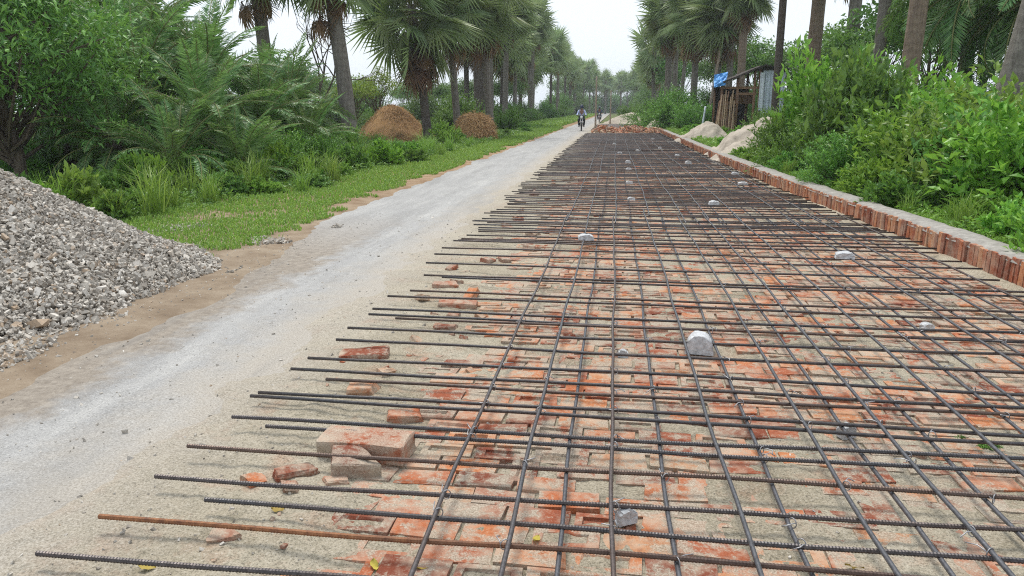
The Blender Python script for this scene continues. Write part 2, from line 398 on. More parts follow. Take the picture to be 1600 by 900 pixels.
MAT = dict(
    sand=m_sand(), lane=m_lane(), verge=m_verge(), ground=m_ground(),
    brick=m_brick(dust=.80), kerb_brick=m_brick('kerb_brick', .28, .12), loose=m_brick('dusty_loose_brick', .5, .6), heap_brick=m_brick('orange_heap_brick', .6), steel=m_steel(brown=.62), steel_pale=m_steel('sky_lit_rebar', 1.75), rust=m_rust(), stone=m_stone(),  # steel_pale: sky reflection on the long bars' tops put into a lighter steel colour
    cement=m_simple('cement_mortar', (.22, .205, .185), (.38, .36, .325), 14, .92, .5, .012),
    block=m_simple('concrete_block', (.36, .365, .37), (.60, .61, .62), 30, .9, .7, .012),
    wire=m_simple('tie_wire', (.22, .22, .23), (.42, .42, .43), 40, .45, .1, .001, .6),
    mound=m_simple('sand_heap', (.33, .285, .23), (.50, .44, .365), 3.0, .95, .7, .05),
    hay=m_simple('hay_straw', (.30, .17, .075), (.58, .36, .18), 9, .95, .9, .06, 0, .1, (6, 6, 1.5)),
    straw=m_leaf('straw_stalk', (.33, .175, .07), (.52, .31, .145), (.68, .45, .24), .1, .8, .2),
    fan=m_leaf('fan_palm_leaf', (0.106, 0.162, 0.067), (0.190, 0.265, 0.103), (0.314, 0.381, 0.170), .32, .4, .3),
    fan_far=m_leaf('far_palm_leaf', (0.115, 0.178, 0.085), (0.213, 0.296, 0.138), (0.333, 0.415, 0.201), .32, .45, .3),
    dead=m_leaf('dead_palm_leaf', (.13, .075, .04), (.22, .13, .07), (.31, .20, .11), .1, .8, .2),
    date=m_leaf('date_palm_leaf', (0.076, 0.170, 0.054), (0.152, 0.289, 0.095), (0.281, 0.427, 0.168), .32, .36, .3),
    petiole=m_simple('palm_stalk', (.13, .15, .05), (.25, .25, .10), 6, .6),
    bright=m_leaf('bright_shrub_leaf', (0.081, 0.217, 0.028), (0.167, 0.367, 0.045), (0.292, 0.512, 0.079), .4, .38, .55),
    mid=m_leaf('green_shrub_leaf', (0.064, 0.165, 0.033), (0.128, 0.277, 0.049), (0.218, 0.409, 0.071), .34, .42, .4),
    dark=m_leaf('dark_shrub_leaf', (0.060, 0.154, 0.039), (0.124, 0.261, 0.060), (0.227, 0.415, 0.090), .34, .42, .3),
    lime_leaf=m_leaf('yellowish_shrub_leaf', (.10, .19, .03), (.18, .33, .05), (.30, .45, .10), .4, .36, .5),
    lime=m_leaf('lime_tree_leaf', (.10, .17, .03), (.19, .28, .045), (.30, .36, .07), .4, .45, .5),
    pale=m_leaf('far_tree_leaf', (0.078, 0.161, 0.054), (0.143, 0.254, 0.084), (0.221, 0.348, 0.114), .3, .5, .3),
    grass=m_leaf('grass_blade', (0.119, 0.234, 0.035), (0.205, 0.356, 0.060), (0.335, 0.478, 0.109), .4, .5, .4),
    trunk=m_trunk('palm_trunk', (.12, .105, .09), (.27, .245, .215)),
    trunk_red=m_trunk('reddish_palm_trunk', (.15, .11, .085), (.31, .24, .18)),
    trunk_dark=m_trunk('dark_palm_trunk', (.06, .05, .045), (.15, .125, .105)),
    bark=m_simple('bark', (.07, .055, .04), (.17, .14, .11), 10, .9, .7, .02, 0, .15, (4, 4, .7)),
    stem=m_simple('green_stem', (.06, .08, .03), (.13, .14, .06), 8, .8),
    wood=m_simple('weathered_wood', (.17, .095, .06), (.36, .22, .14), 7, .85, .4, .01, 0, .2, (6, 6, .6)),
    bamboo=m_simple('dry_bamboo', (.30, .20, .12), (.50, .37, .24), 6, .7, .2, .005, 0, .3, (5, 5, .5)),
    tin=m_simple('tin_sheet', (.42, .49, .58), (.62, .70, .80), 2.5, .42, .1, .004, .35, .5),
    tin_white=m_simple('pale_tin_sheet', (.62, .68, .78), (.74, .80, .88), 2.5, .45, .1, .004, .1, .5),
    roof=m_simple('old_roof_sheet', (.030, .026, .024), (.085, .07, .06), 5, .85, .4, .02),
    tarp=m_simple('blue_tarpaulin', (.05, .25, .62), (.09, .36, .78), 4, .5, .4, .03, 0, .4),
    pole=m_simple('pole_wood', (.24, .18, .14), (.42, .34, .27), 6, .85, .2, .01, 0, .2, (5, 5, .5)),
    black=m_simple('black_rubber', (.012, .012, .013), (.03, .03, .032), 12, .75),
    dark_metal=m_simple('dark_metal', (.03, .03, .035), (.07, .07, .08), 12, .4, .05, .002, .5),
    chrome=m_simple('bright_metal', (.5, .5, .52), (.7, .7, .72), 12, .25, .02, .001, .9),
    paint_red=m_simple('dark_red_paint', (.10, .02, .02), (.16, .03, .03), 6, .3, .02, .001, 0, .5),
    paint_black=m_simple('black_paint', (.015, .015, .018), (.03, .03, .035), 6, .3, .02, .001, 0, .5),
    skin=m_simple('skin', (.20, .11, .07), (.27, .15, .10), 9, .55),
    shirt_blue=m_simple('pale_blue_shirt', (.30, .36, .62), (.55, .60, .80), 5, .85),
    shirt_dark=m_simple('navy_shirt', (.03, .045, .10), (.06, .08, .16), 5, .85),
    trousers=m_simple('dark_trousers', (.015, .018, .025), (.035, .04, .05), 5, .85),
    helmet=m_simple('dark_helmet', (.015, .02, .05), (.03, .04, .09), 5, .25, .02, .001, 0, .5),
    lamp=m_simple('headlamp_glass', (.7, .72, .75), (.85, .86, .88), 5, .15, .02, .001, 0, .5),
    dry=m_leaf('fallen_leaf', (.34, .22, .03), (.45, .33, .06), (.30, .34, .08), .2, .6, .2),
)

# ------------------------------------------------------------------ layout curves
def kerbX(Y):
    return np.interp(Y, [0, 6, 8, 11.5, 15, 22, 42, 80], [3.50, 3.47, 3.42, 3.24, 3.08, 2.94, 2.84, 2.84])
def laneL(Y):        # left edge of the dusty lane
    return np.interp(Y, [0, 3.5, 5.2, 6.9, 9.4, 14.5, 33, 60, 300], [-3.4, -3.2, -3.12, -3.42, -3.86, -4.02, -3.95, -3.95, -3.95])

# ------------------------------------------------------------------ setting: ground, verge, lane, sand bed
def ground_z(X, Y):
    left = np.clip((-6.0 - X) / 8.0, 0, 1) * -.35
    right = np.clip((X - (kerbX(Y) + .30)) / .12, 0, 1) * .20
    core = ((X > -9) & (X < 3.3))
    return -.08 + left + right + np.where(core, 0, fbm(X, Y, 2.2) * .12)
gx = np.concatenate([np.linspace(-400, -40, 25), np.linspace(-36, 2.6, 130), np.linspace(2.8, 9, 60), np.linspace(9.4, 36, 60), np.linspace(40, 400, 25)])
gy = np.concatenate([np.linspace(-40, 0, 12), grow(.5, 110, .16, .02), np.linspace(120, 900, 30)])
ground = tag(sheet('ground', gx, gy, ground_z, MAT['ground']), None, None, kind='structure')

def verge_z(X, Y):
    e = laneL(Y) + fbm(Y * 0, Y, 1.1, 3) * .35 + fbm(X, Y, .35, 3) * .18
    s = np.clip((e - X) / .25, -1, 1)
    lump = fbm(X, Y, .9) * .05
    edge = np.clip((X + 9.6) / .9, 0, 1)
    return .012 * s + np.where(s > 0, np.clip((e - X) / 1.2, 0, 1) * (.02 + lump), 0) - .35 * (1 - edge) - np.clip((-6.4 - X) / 3, 0, 1) * .12
tag(sheet('verge', np.linspace(-10, -2.7, 110), np.concatenate([np.arange(-6, .96, .08), grow(1.0, 300, .05, .011)]), verge_z, MAT['verge']), None, None, kind='structure')

def lane_z(X, Y):
    return fbm(X, Y, .8, 4) * .012 + fbm(X, Y, .15, 2) * .004
lane_road = tag(sheet('lane', np.linspace(-4.6, -1.75, 80), np.concatenate([np.arange(-6, .96, .08), grow(1.0, 300, .03, .01)]), lane_z, MAT['lane']), None, None, kind='structure')

def sand_z(X, Y):
    n1 = fbm(X, Y, .75, 4); n2 = fbm(X + 40, Y, .16, 3); n3 = fbm(X, Y + 70, .045, 2)
    z = -.0078 + n1 * .030 + n2 * .020 + n3 * .014
    bl = -.85 - .012 * (Y - 3) * 2 + fbm(Y * 0 + 9, Y, .5, 3) * .7       # left limit of the brickwork
    sh = np.clip((bl - X) / .25, 0, 1)
    z = z + sh * (.024 + n1 * .03)
    e = -1.93 + fbm(Y * 0 + 3, Y, 1.3, 3) * .22 + fbm(X, Y, .3, 4) * .3
    z = z - np.clip((e - X) / .25, 0, 1.5) * .045
    k = kerbX(Y) - .02
    z = z + np.clip(1 - (k - X) / .16, 0, 1) ** 1.5 * .045                   # mortar and sand swept against the kerb
    return z
sx = np.linspace(-2.35, 3.52, 360)
sand = tag(sheet('sand_bed', sx, np.concatenate([np.arange(-2.5, 1.58, .05), grow(1.6, 80, .013, .0075)]), sand_z, MAT['sand']), None, None, kind='structure')

# bricks of the soling, laid flat with the frog up
def brick_mesh(name, mat, L=.242, W=.117, H=.07, frog=True, jit=.004, seed=0):
    r = np.random.default_rng(seed)
    x, y = L / 2, W / 2
    c = np.array([[-x, -y], [x, -y], [x, y], [-x, y]])
    ci = c * [.68, .52]; cb = c * [.62, .42]
    top = np.c_[c, np.zeros(4)]; bot = np.c_[c, np.full(4, -H)]
    if not frog:
        V = np.concatenate([top, bot]) + r.normal(0, jit, (8, 3))
        Q = [[0, 1, 2, 3], [4, 5, 1, 0], [5, 6, 2, 1], [6, 7, 3, 2], [7, 4, 0, 3], [7, 6, 5, 4]]
        return mesh_np(name, V, q2t(Q), mat) if name else (V, q2t(Q))
    V = np.concatenate([top, bot, np.c_[ci, np.zeros(4)], np.c_[cb, np.full(4, -.014)]])
    V = V + r.normal(0, jit, V.shape) * [1, 1, .4]
    Q = [[4, 5, 1, 0], [5, 6, 2, 1], [6, 7, 3, 2], [7, 4, 0, 3], [7, 6, 5, 4], [12, 13, 14, 15]]
    for k in range(4):
        j = (k + 1) % 4
        Q += [[k, j, 8 + j, 8 + k], [8 + k, 8 + j, 12 + j, 12 + k]]
    return mesh_np(name, V, q2t(Q), mat) if name else (V, q2t(Q))
bvar = [brick_mesh('brick', MAT['brick'], frog=(k % 3 == 0), seed=k) for k in range(9)]
slots = []
row = 0; Y = 1.35 - 25 * .128
while Y < 46:
    x = -1.5 + (.125 if row % 2 else 0) + random.uniform(-.03, .03)
    while x < kerbX(Y) - .1:
        left = -.86 - .02 * max(0, Y - 3) * .6 + .7 * float(fbm(np.array([9.0]), np.array([Y]), .5, 3)[0]) + random.uniform(-.12, .1)
        if x > max(left, -1.35) and random.random() > .05:
            hd = random.random() < .02
            slots.append((x, Y, random.gauss(0, .0040), random.gauss(0, .025) + (math.pi / 2 if hd else 0), random.gauss(0, .022), random.gauss(0, .014)))
        x += random.gauss(.254, .004)
    Y += .128; row += 1
def in_view(x, y):
    u, v, z = PX((x, y, 0))
    return z > 0 and -20 < u < 1620 and 0 < v < 925
seen = [s for s in slots if in_view(s[0], s[1])]
seen.sort(key=lambda s: s[0] ** 2 + s[1] ** 2)
seen += [s for s in slots if not in_view(s[0], s[1]) and s[1] < 20]
for k, (x, y, z, a, b, c) in enumerate(seen[:300]):
    link('brick', bvar[k * 7 % 9], sand, (x, y, z), (b, c, a))
rest = MB()
raw = [brick_mesh(None, None, frog=(k % 3 == 0), seed=k) for k in range(9)]
for k, (x, y, z, a, b, c) in enumerate(seen[300:]):
    V, F = raw[k * 7 % 9]
    rest.add(V @ np.array(Euler((b, c, a)).to_matrix()).T + [x, y, z], F)
tag(rest.obj('brick_paving', MAT['brick'], sand), None, None, kind='stuff')

# ------------------------------------------------------------------ kerb of bricks on end with a cement top
kerb = thing('brick_kerb', 'long kerb of red bricks stood on end with grey cement top along right edge', 'kerb')
kv = [brick_mesh('brick', MAT['kerb_brick'], L=.115, W=.068, H=.26, frog=False, jit=.003, seed=20 + k) for k in range(6)]
ky = []; y = -2.0
while y < 47:
    ky.append(y); y += random.gauss(.0765, .002)
tail = MB(); n0 = sum(1 for q in ky if q <= 5.4)
for k, y in enumerate(ky):
    x = float(kerbX(y)) + .062 + random.gauss(0, .006)
    z = .235 + random.gauss(0, .006)
    sl = math.atan((float(kerbX(y + .5)) - float(kerbX(y))) / .5)
    if 5.4 < y and k < 300 + n0:
        link('brick', kv[k % 6], kerb, (x, y, z), (random.gauss(0, .02), random.gauss(0, .02), -sl + random.gauss(0, .05)))
    else:
        V, F = brick_mesh(None, None, L=.115, W=.068, H=.26, frog=False, jit=.004, seed=k % 40)
        tail.add(V + [x, y, z], F)
tag(tail.obj('brick_course', MAT['kerb_brick'], kerb), None, None, kind='stuff')
cy = np.concatenate([np.arange(-2.1, 4.06, .06), grow(4.1, 47, .05, .008)])
def cap():
    m = MB(); n = len(cy)
    prof = [(.0, .20), (.028, .246), (.10, .262), (.20, .262), (.30, .25), (.36, .20), (.38, .02)]
    V = []
    for y in cy:
        kx = float(kerbX(y))
        for (u, z) in prof:
            jx = float(fbm(np.array([u * 9 + 3]), np.array([y]), .22, 3)[0]) * .06
            jz = float(fbm(np.array([u * 9]), np.array([y + 30]), .3, 3)[0]) * .03
            V.append((kx + u + .004 + jx * (u > 0), y, z + (jz if z > .1 else 0)))
    k = len(prof)
    i = (np.arange(n - 1) * k)[:, None] + np.arange(k - 1)[None]
    Q = np.stack([i, i + 1, i + k + 1, i + k], -1).reshape(-1, 4)
    return m.add(V, q2t(Q))
cap().obj('cement_top', MAT['cement'], kerb, True)
back = MB()
for a, b in zip(cy[:-1], cy[1:]):      # mortar between the bricks
    pass
mj = MB()
V = []
for y in cy:
    kx = float(kerbX(y))
    V += [(kx + .034, y, -.03), (kx + .034, y, .215)]
n = len(cy); i = np.arange(n - 1) * 2
mj.add(V, q2t(np.stack([i, i + 1, i + 3, i + 2], -1)))
mj.obj('mortar_joint', MAT['cement'], kerb)

# ------------------------------------------------------------------ reinforcing bars
TZ, BR = .078, .0090
def bar_mesh(name, L, mat, ribbed=False, wav=.004, seed=0, r=BR, axis=0, k=7):
    rr = np.random.default_rng(seed)
    if ribbed:
        s = np.arange(0, L, .0055)
        rad = np.where(np.arange(len(s)) % 2 == 0, r * .95, r * 1.13)
    else:
        s = np.linspace(0, L, max(6, int(L / .25)))
        rad = np.full(len(s), r)
    ph = rr.uniform(0, 6.28, 4)
    a = wav * (np.sin(s * 1.1 + ph[0]) + .5 * np.sin(s * 2.7 + ph[1]) + .35 * np.sin(s * 5.3 + ph[3])); b = wav * .3 * (np.sin(s * 1.6 + ph[2]))
    P = np.zeros((len(s), 3)); P[:, axis] = s; P[:, 1 - axis] = a; P[:, 2] = b
    return MB().tube(P, rad, k).mesh(name, mat, not ribbed)
tips = [(60, 862), (157, 805), (323, 778), (242, 744), (293, 696), (415, 667), (362, 653), (388, 620), (402, 613), (508, 594), (452, 578), (480, 560),
        (524, 533), (543, 512), (618, 497), (575, 492), (582, 483), (605, 463), (640, 455), (690, 434), (662, 430), (665, 412), (678, 397), (690, 387), (708, 377)]
tb = sorted([tuple(G(x, y, TZ)[:2]) for x, y in tips], key=lambda p: p[1])
tb = [(-1.75 + .07 * math.sin(9 * q), q) for q in (-.9, -.68, -.5, -.27, -.06, .12, .36, .55, .78, .98, 1.2, 1.38, 1.6)] + tb
NB = 13
y = tb[-1][1]
while y < 45.5:
    y += random.choice([.10, .18, .22, .28]) * random.uniform(.9, 1.1)
    tb.append((-1.72 + random.uniform(-.09, .16), y))
mat_root = thing('rebar_mat', 'near grid of steel reinforcing bars tied over the brick bed', 'rebar grid')
short = {}
for k, (x, y) in enumerate(tb):
    L = float(kerbX(y)) - .05 - x + random.uniform(-.07, .03)
    mt = MAT['rust'] if k == NB + 1 else MAT['steel']
    if 1.8 < y < 3.2:
        me = bar_mesh('cross_bar', L, mt, True, .010, k)
    else:
        key = (int(L / .1), k % 3, mt.name)
        if key not in short: short[key] = bar_mesh('cross_bar', int(L / .1) * .1 + .03, mt, False, .013, k, k=6)
        me = short[key]
    link('cross_bar', me, mat_root, (x, y, TZ + random.uniform(-.004, .004)), (0, random.gauss(0, .0015), random.gauss(0, .007)))
lx = [-.585, -.32, -.14, .045, .245, .50, .67, .93, 1.09]
while lx[-1] < 3.05:
    lx.append(lx[-1] + random.choice([.17, .2, .24]))
lower = {2, 4, 6, 8, 10, 12, 13, 15, 17, 19}
lvar = {}
for k, x in enumerate(lx):
    y = -1.4 + U(-.6, .2); 
    seg = 0
    while y < 44.5:
        L = 12.0 if y + 12 < 45.5 else 45.5 - y
        dx = -.001 * y
        z = TZ + (-.0175 if k in lower else .0175)
        if x + .1 < float(kerbX(min(y + 6, 45))) - .05:
            key = (round(L), (k + seg) % 4)
            if key not in lvar: lvar[key] = bar_mesh('long_bar', L, MAT['steel_pale'], False, .008, 50 + k, axis=1)
            link('long_bar', lvar[key], mat_root, (x + (seg % 2) * .018 + dx, y, z), (0, 0, random.gauss(0, .0022)))
        y += 11.4; seg += 1
# binding wire twisted round the crossings
def tie_mesh(seed):
    r = np.random.default_rng(seed); a = np.linspace(0, 6.6, 15)
    P = np.stack([.0125 * np.cos(a) , .0125 * np.cos(a) * .8, .019 * np.sin(a)], -1)
    e = P[-1] + np.array([[.008, -.012, .004], [.022 * r.uniform(.4, 1.6), -.03, .006], [.036 * r.uniform(.2, 1.5), -.052, -.006 + .02 * r.random()]])
    return MB().tube(np.concatenate([P, e]), .0022, 5).mesh('tie_wire', MAT['wire'], True)
tv = [tie_mesh(k) for k in range(4)]
nt = 0
for k, (bx, by) in enumerate(tb):
    for j, x in enumerate(lx):
        if by < 7.5 and (j + 2 * k + (k * k) % 3) % 3 == 0 and in_view(x, by) and nt < 150:
            link('tie_wire', tv[nt % 4], mat_root, (x, by, TZ + (-.008 if j in lower else .009)), (0, 0, random.choice([0, 1.57, 3.14, 4.7]) + random.uniform(-.3, .3)))
            nt += 1
far_mat = thing('rebar_mat', 'far grid of steel reinforcing bars beyond the heap of bricks', 'rebar grid')
fm = bar_mesh('cross_bar', 4.3, MAT['steel'], False, .004, 3, k=5)
for y in np.arange(53, 74, .25):
    link('cross_bar', fm, far_mat, (-1.6 + random.uniform(-.1, .1), y, TZ))
fl = bar_mesh('long_bar', 21.4, MAT['steel'], False, .006, 5, axis=1, k=5)
for x in np.arange(-.6, 2.6, .25):
    link('long_bar', fl, far_mat, (x, 52.8, TZ + .0168))

# ------------------------------------------------------------------ concrete spacer blocks
def half_round(w, d, h, seed):
    r = np.random.default_rng(seed); k = 12
    a = np.linspace(0, np.pi, k)
    q = (1.0, .78) if h > .12 else (.75, .6)
    prof = np.stack([np.cos(a) * w / 2, np.maximum(np.sin(a), 0) ** q[0] * h * q[1] + h * (1 - q[1])], -1)
    prof = np.concatenate([[[w / 2, 0]], prof, [[-w / 2, 0]]]); n = len(prof)
    V = []
    for i, yy in enumerate((-d / 2, -d / 2 + .006, d / 2 - .006, d / 2)):
        s = .96 if i in (0, 3) else 1.0
        V.append(np.c_[prof[:, 0] * s, np.full(n, yy), prof[:, 1] * s])
    V = np.concatenate(V + [np.array([[0, -d / 2, h * .3], [0, d / 2, h * .3]])]) + r.normal(0, .003, (4 * n + 2, 3))
    F = []
    for i in range(3):
        for j in range(n):
            jj = (j + 1) % n
            F += [[i * n + j, i * n + jj, (i + 1) * n + jj], [i * n + j, (i + 1) * n + jj, (i + 1) * n + j]]
    for j in range(n):
        jj = (j + 1) % n
        F += [[4 * n, jj, j], [4 * n + 1, 3 * n + j, 3 * n + jj]]
    return MB().add(V, F)
blocks = [(1092, 551, .17, .125, -.1), (915, 387, .17, .10, .1), (1318, 417, .17, .10, -.1), (1115, 329, .15, .10, .05), (986, 321, .11, .07, .2), (983, 294, .13, .08, 0),
          (1160, 296, .17, .09, .1), (1148, 279, .15, .09, .1), (1075, 261, .15, .12, .2), (981, 260, .14, .12, 0), (982, 271, .12, .07, .3), (968, 244, .14, .08, 0),
          (1031, 236, .12, .10, .1), (1058, 248, .14, .08, 0), (996, 240, .12, .08, .3), (960, 229, .14, .09, .2), (1020, 221, .14, .11, 0), (978, 817, .07, .06, .5),
          (1322, 683, .075, .06, .4), (973, 559, .06, .05, .1), (1447, 516, .08, .05, .2)]
bl = sorted([(G(x, y, 0), w, h, a) for x, y, w, h, a in blocks], key=lambda t: t[0][1])
side = lambda x: 'left' if x < .1 else ('right' if x > 1.2 else 'middle')
for k, (p, w, h, a) in enumerate(bl):
    tag(half_round(w, w * .7, h if p[1] < 6 else h * .62, k).obj('spacer_block', MAT['block'], None, False),
        f'{ORD[k]} pale grey rounded concrete spacer block from the camera, {side(p[0])} of the rebar grid', 'spacer block', 'concrete spacers under the rebar grid')
    o = bpy.context.scene.objects[-1] if False else COL.objects[-1]
    o.location = (p[0], p[1], .004 if p[1] < 6 else TZ + .010); o.rotation_euler = (0, 0, a)

# ------------------------------------------------------------------ loose bricks on the sandy shoulder
def chunk(L, W, H, seed, cut=.0, jit=.006):
    import bmesh
    r = np.random.default_rng(seed)
    bm = bmesh.new()
    bmesh.ops.create_cube(bm, size=1.0)
    for v in bm.verts: v.co = Vector((v.co.x * L, v.co.y * W, v.co.z * H))
    bmesh.ops.subdivide_edges(bm, edges=bm.edges[:], cuts=2, use_grid_fill=True)
    bmesh.ops.bevel(bm, geom=[e for e in bm.edges if e.calc_face_angle(0) > 1], offset=.006, segments=1, affect='EDGES')
    if cut:
        for sx_ in (1, -1):
            if sx_ == -1 and cut < .3: continue
            nrm = Vector((sx_, r.uniform(-.6, .6), r.uniform(-.5, .5)))
            g = bm.verts[:] + bm.edges[:] + bm.faces[:]
            res = bmesh.ops.bisect_plane(bm, geom=g, plane_co=(sx_ * L * .28, 0, 0), plane_no=nrm, clear_outer=True)
            ed = [e for e in res['geom_cut'] if isinstance(e, bmesh.types.BMEdge)]
            try: bmesh.ops.holes_fill(bm, edges=ed)
            except Exception: pass
    for v in bm.verts:
        v.co += Vector(r.normal(0, jit * .45, 3))
    bmesh.ops.triangulate(bm, faces=bm.faces[:])
    me = bpy.data.meshes.new('loose_brick'); bm.to_mesh(me); bm.free()
    me.materials.append(MAT['loose'])
    return me
loose = [
    ((573, 703), (.41, .16, .095), (.03, -.03, -.10), 0, .055, 'large pinkish lump of brick lying across a broken piece on the sandy shoulder'),
    ((557, 727), (.21, .16, .09), (.10, .12, .35), .2, .03, 'broken half brick leaning against the large pinkish lump'),
    ((470, 738), (.22, .06, .045), (.2, .1, .75), .2, .012, 'long red brick sliver on the sand left of the large pinkish lump'),
    ((395, 752), (.12, .08, .05), (.1, .2, .9), .35, .008, 'dark red brick lump beside the rebar ends, left of the sliver'),
    ((640, 645), (.22, .10, .05), (.05, .03, .25), .2, .012, 'pale flat brick behind the large pinkish lump'),
    ((572, 612), (.19, .10, .06), (.08, -.05, .1), .2, .012, 'red brick piece under the rebar ends, beyond the large pinkish lump'),
    ((600, 585), (.15, .07, .05), (.1, .1, 1.0), .35, .010, 'red broken brick edge poking from the sand beyond the flat brick'),
    ((570, 553), (.30, .14, .06), (.05, -.06, .2), 0, .010, 'large brown half-buried brick slab near the lane edge'),
    ((715, 474), (.30, .12, .05), (.03, .02, .1), 0, .008, 'red brick slab lying farther along the sandy shoulder'),
    ((700, 508), (.20, .08, .04), (.05, .05, .2), .2, .006, 'thin red brick strip on the sand under the rebar ends'),
    ((350, 836), (.13, .10, .03), (.02, .02, .5), .35, .004, 'flat dark red brick fragment below the rusty bar end'),
    ((700, 448), (.26, .12, .05), (.05, .0, .1), .2, .010, 'dark brown brick slab half sunk in the shoulder farther up'),
    ((455, 765), (.10, .06, .04), (.2, .1, .3), .35, .006, 'small red brick chip in front of the sliver'),
]
for k, ((px, py), d, rot, cut, dz, lab) in enumerate(loose):
    p = G(px, py, .02)
    zs = float(sand_z(np.array([p[0]]), np.array([p[1]]))[0])
    o = link('loose_brick', chunk(*d, k + 3, cut), None, (p[0], p[1], zs + dz), rot)
    tag(o, lab, 'brick', 'loose bricks on the sandy shoulder')
# edge bricks and chips strewn farther along the shoulder
chipm = [chunk(.16, .09, .05, 70 + k, .2) for k in range(5)]
for me in chipm: me.name = 'brick_chip'
nchip = 0
for k in range(40):
    y = 5.2 + (k / 40) ** 1.3 * 22 + random.uniform(-.2, .2)
    x = random.uniform(-1.55, -.85)
    zs = float(sand_z(np.array([x]), np.array([y]))[0])
    o = link('brick_chip', chipm[k % 5], None, (x, y, zs + .008), (random.gauss(0, .2), random.gauss(0, .2), random.uniform(0, 6)), random.uniform(.7, 1.5))
    tag(o, f'{ORD[k]} broken brick chip from the camera, strewn under the far rebar ends', 'brick chip', 'brick chips along the shoulder')
for k in range(16):
    x = random.uniform(-1.6, -.9); y = random.uniform(2.0, 5.0)
    zs = float(sand_z(np.array([x]), np.array([y]))[0])
    o = link('brick_crumb', chipm[k % 5], None, (x, y, zs + .002), (random.gauss(0, .3), random.gauss(0, .3), random.uniform(0, 6)), random.uniform(.12, .32))
    tag(o, 'tiny red brick crumb on the near sand', 'brick crumb', 'brick crumbs on the near sand')
for k in range(14):
    y = 2.6 + k * .20 + random.uniform(-.1, .1); x = -1.02 - .03 * (y - 3) + random.gauss(0, .13)
    zs = float(sand_z(np.array([x]), np.array([y]))[0])
    o = link('brick_chip', chipm[k % 5], None, (x, y, zs - .004), (random.gauss(0, .25), random.gauss(0, .25), random.uniform(0, 6)), random.uniform(.35, .95))
    tag(o, f'{ORD[k]} broken red brick chip from the camera, half buried along the near bed border', 'brick chip', 'brick chips along the near border')

# fallen leaves
def fallen(seed):
    r = np.random.default_rng(seed); n = 7
    t = np.linspace(0, 1, n); w = np.sin(np.pi * t ** .8) * .5
    V = np.concatenate([np.c_[t - .5, w * .5, r.normal(0, .05, n) + .12 * (2 * t - 1) ** 2], np.c_[t - .5, -w * .5, r.normal(0, .05, n) + .1 * (2 * t - 1) ** 2], np.c_[t - .5, t * 0, t * 0 + .02]])
    F = []
    for i in range(n - 1):
        F += q2t([[i, 2 * n + i, 2 * n + i + 1, i + 1], [2 * n + i, n + i, n + i + 1, 2 * n + i + 1]]).tolist()
    return mesh_np('fallen_leaf', V * .07, F, MAT['dry'], True)
lv = [fallen(k) for k in range(3)]
for k, (px, py, lab) in enumerate([(435, 800, 'yellow fallen leaf on the sand between the rebar ends'), (838, 838, 'dry yellowish leaf crumpled on the brick bed near the bottom'),
                                   (1335, 886, 'small yellow leaf on the bricks at the bottom right'), (660, 882, 'greenish leaf beside the bottom rebar'), (585, 880, 'orange leaf bit at the bottom edge of the sand'),
                                   (230, 893, 'green leaf on the sand at the bottom left')]):
    p = G(px, py, .015)
    o = link('fallen_leaf', lv[k % 3], None, (p[0], p[1], float(sand_z(p[:1], p[1:2])[0]) + .012), (random.gauss(0, .2), random.gauss(0, .2), k * 1.3), random.uniform(.7, 1.1))
    tag(o, lab, 'leaf', 'fallen leaves')

# ------------------------------------------------------------------ heap of crushed stone
def pile_h(x, y):
    n = fbm(x, y, .8, 4)
    h = np.zeros_like(x)
    for cx, cy_, hh, sl in ((-6.55, 5.75, 1.52, .60), (-6.0, 4.9, .98, .56), (-5.35, 6.6, .50, .46), (-7.6, 6.6, 1.45, .6), (-7.4, 4.6, 1.3, .55), (-5.75, 4.85, .80, .48), (-5.2, 5.5, .72, .46), (-4.95, 6.2, .56, .42), (-4.85, 5.25, .50, .42), (-4.80, 4.85, .50, .42), (-4.62, 4.45, .36, .40), (-4.9, 4.3, .42, .40)):
        d = np.hypot(x - cx, y - cy_)
        h = np.maximum(h, hh - sl * np.sqrt(d * d + .05))
    sk = .13 - .16 * np.maximum(np.hypot((x + 5.4) / 1.6, (y - 6.7) / 1.25) - .45, 0) * 1.6
    h = np.maximum(h, sk)
    return h + n * .10
def rock():
    V = np.array([[x, y, z] for z in (-.6, .6) for y in (-.6, .6) for x in (-.6, .6)])
    return V, q2t([[0, 2, 3, 1], [4, 5, 7, 6], [0, 1, 5, 4], [2, 6, 7, 3], [0, 4, 6, 2], [1, 3, 7, 5]])
def rot_rand(n):
    q = unit(RNG.normal(size=(n, 4))); w, x, y, z = q.T
    return np.stack([np.stack([1 - 2 * (y * y + z * z), 2 * (x * y - z * w), 2 * (x * z + y * w)], -1),
                     np.stack([2 * (x * y + z * w), 1 - 2 * (x * x + z * z), 2 * (y * z - x * w)], -1),
                     np.stack([2 * (x * z - y * w), 2 * (y * z + x * w), 1 - 2 * (x * x + y * y)], -1)], 1)
def stones(P, size, flat=.5, jit=.2):
    n = len(P); V0, F0 = rock()
    V = V0[None] * (1 + RNG.normal(0, jit, (n, 8, 1))) + RNG.normal(0, .14, (n, 8, 3))
    V = V * np.stack([U(.85, 1.35, n), U(.6, 1.0, n), U(flat * .75, flat * 1.2, n)], -1)[:, None]
    V = np.einsum('nij,nkj->nki', rot_rand(n), V) * size[:, None, None] + P[:, None]
    F = F0[None] + (np.arange(n) * 8)[:, None, None]
    return V.reshape(-1, 3), F.reshape(-1, 3)
n = 150000
px_, py_ = U(-10.3, -3.5, n), U(2.2, 9.4, n)
h = pile_h(px_, py_)
uu = PX(np.stack([px_, py_, np.maximum(h, 0)], -1))[0]
ok = (h > .005) & ((uu > -60) | (np.arange(n) % 4 == 0))      # full cover where the photograph looks, coarser stones on the far flank
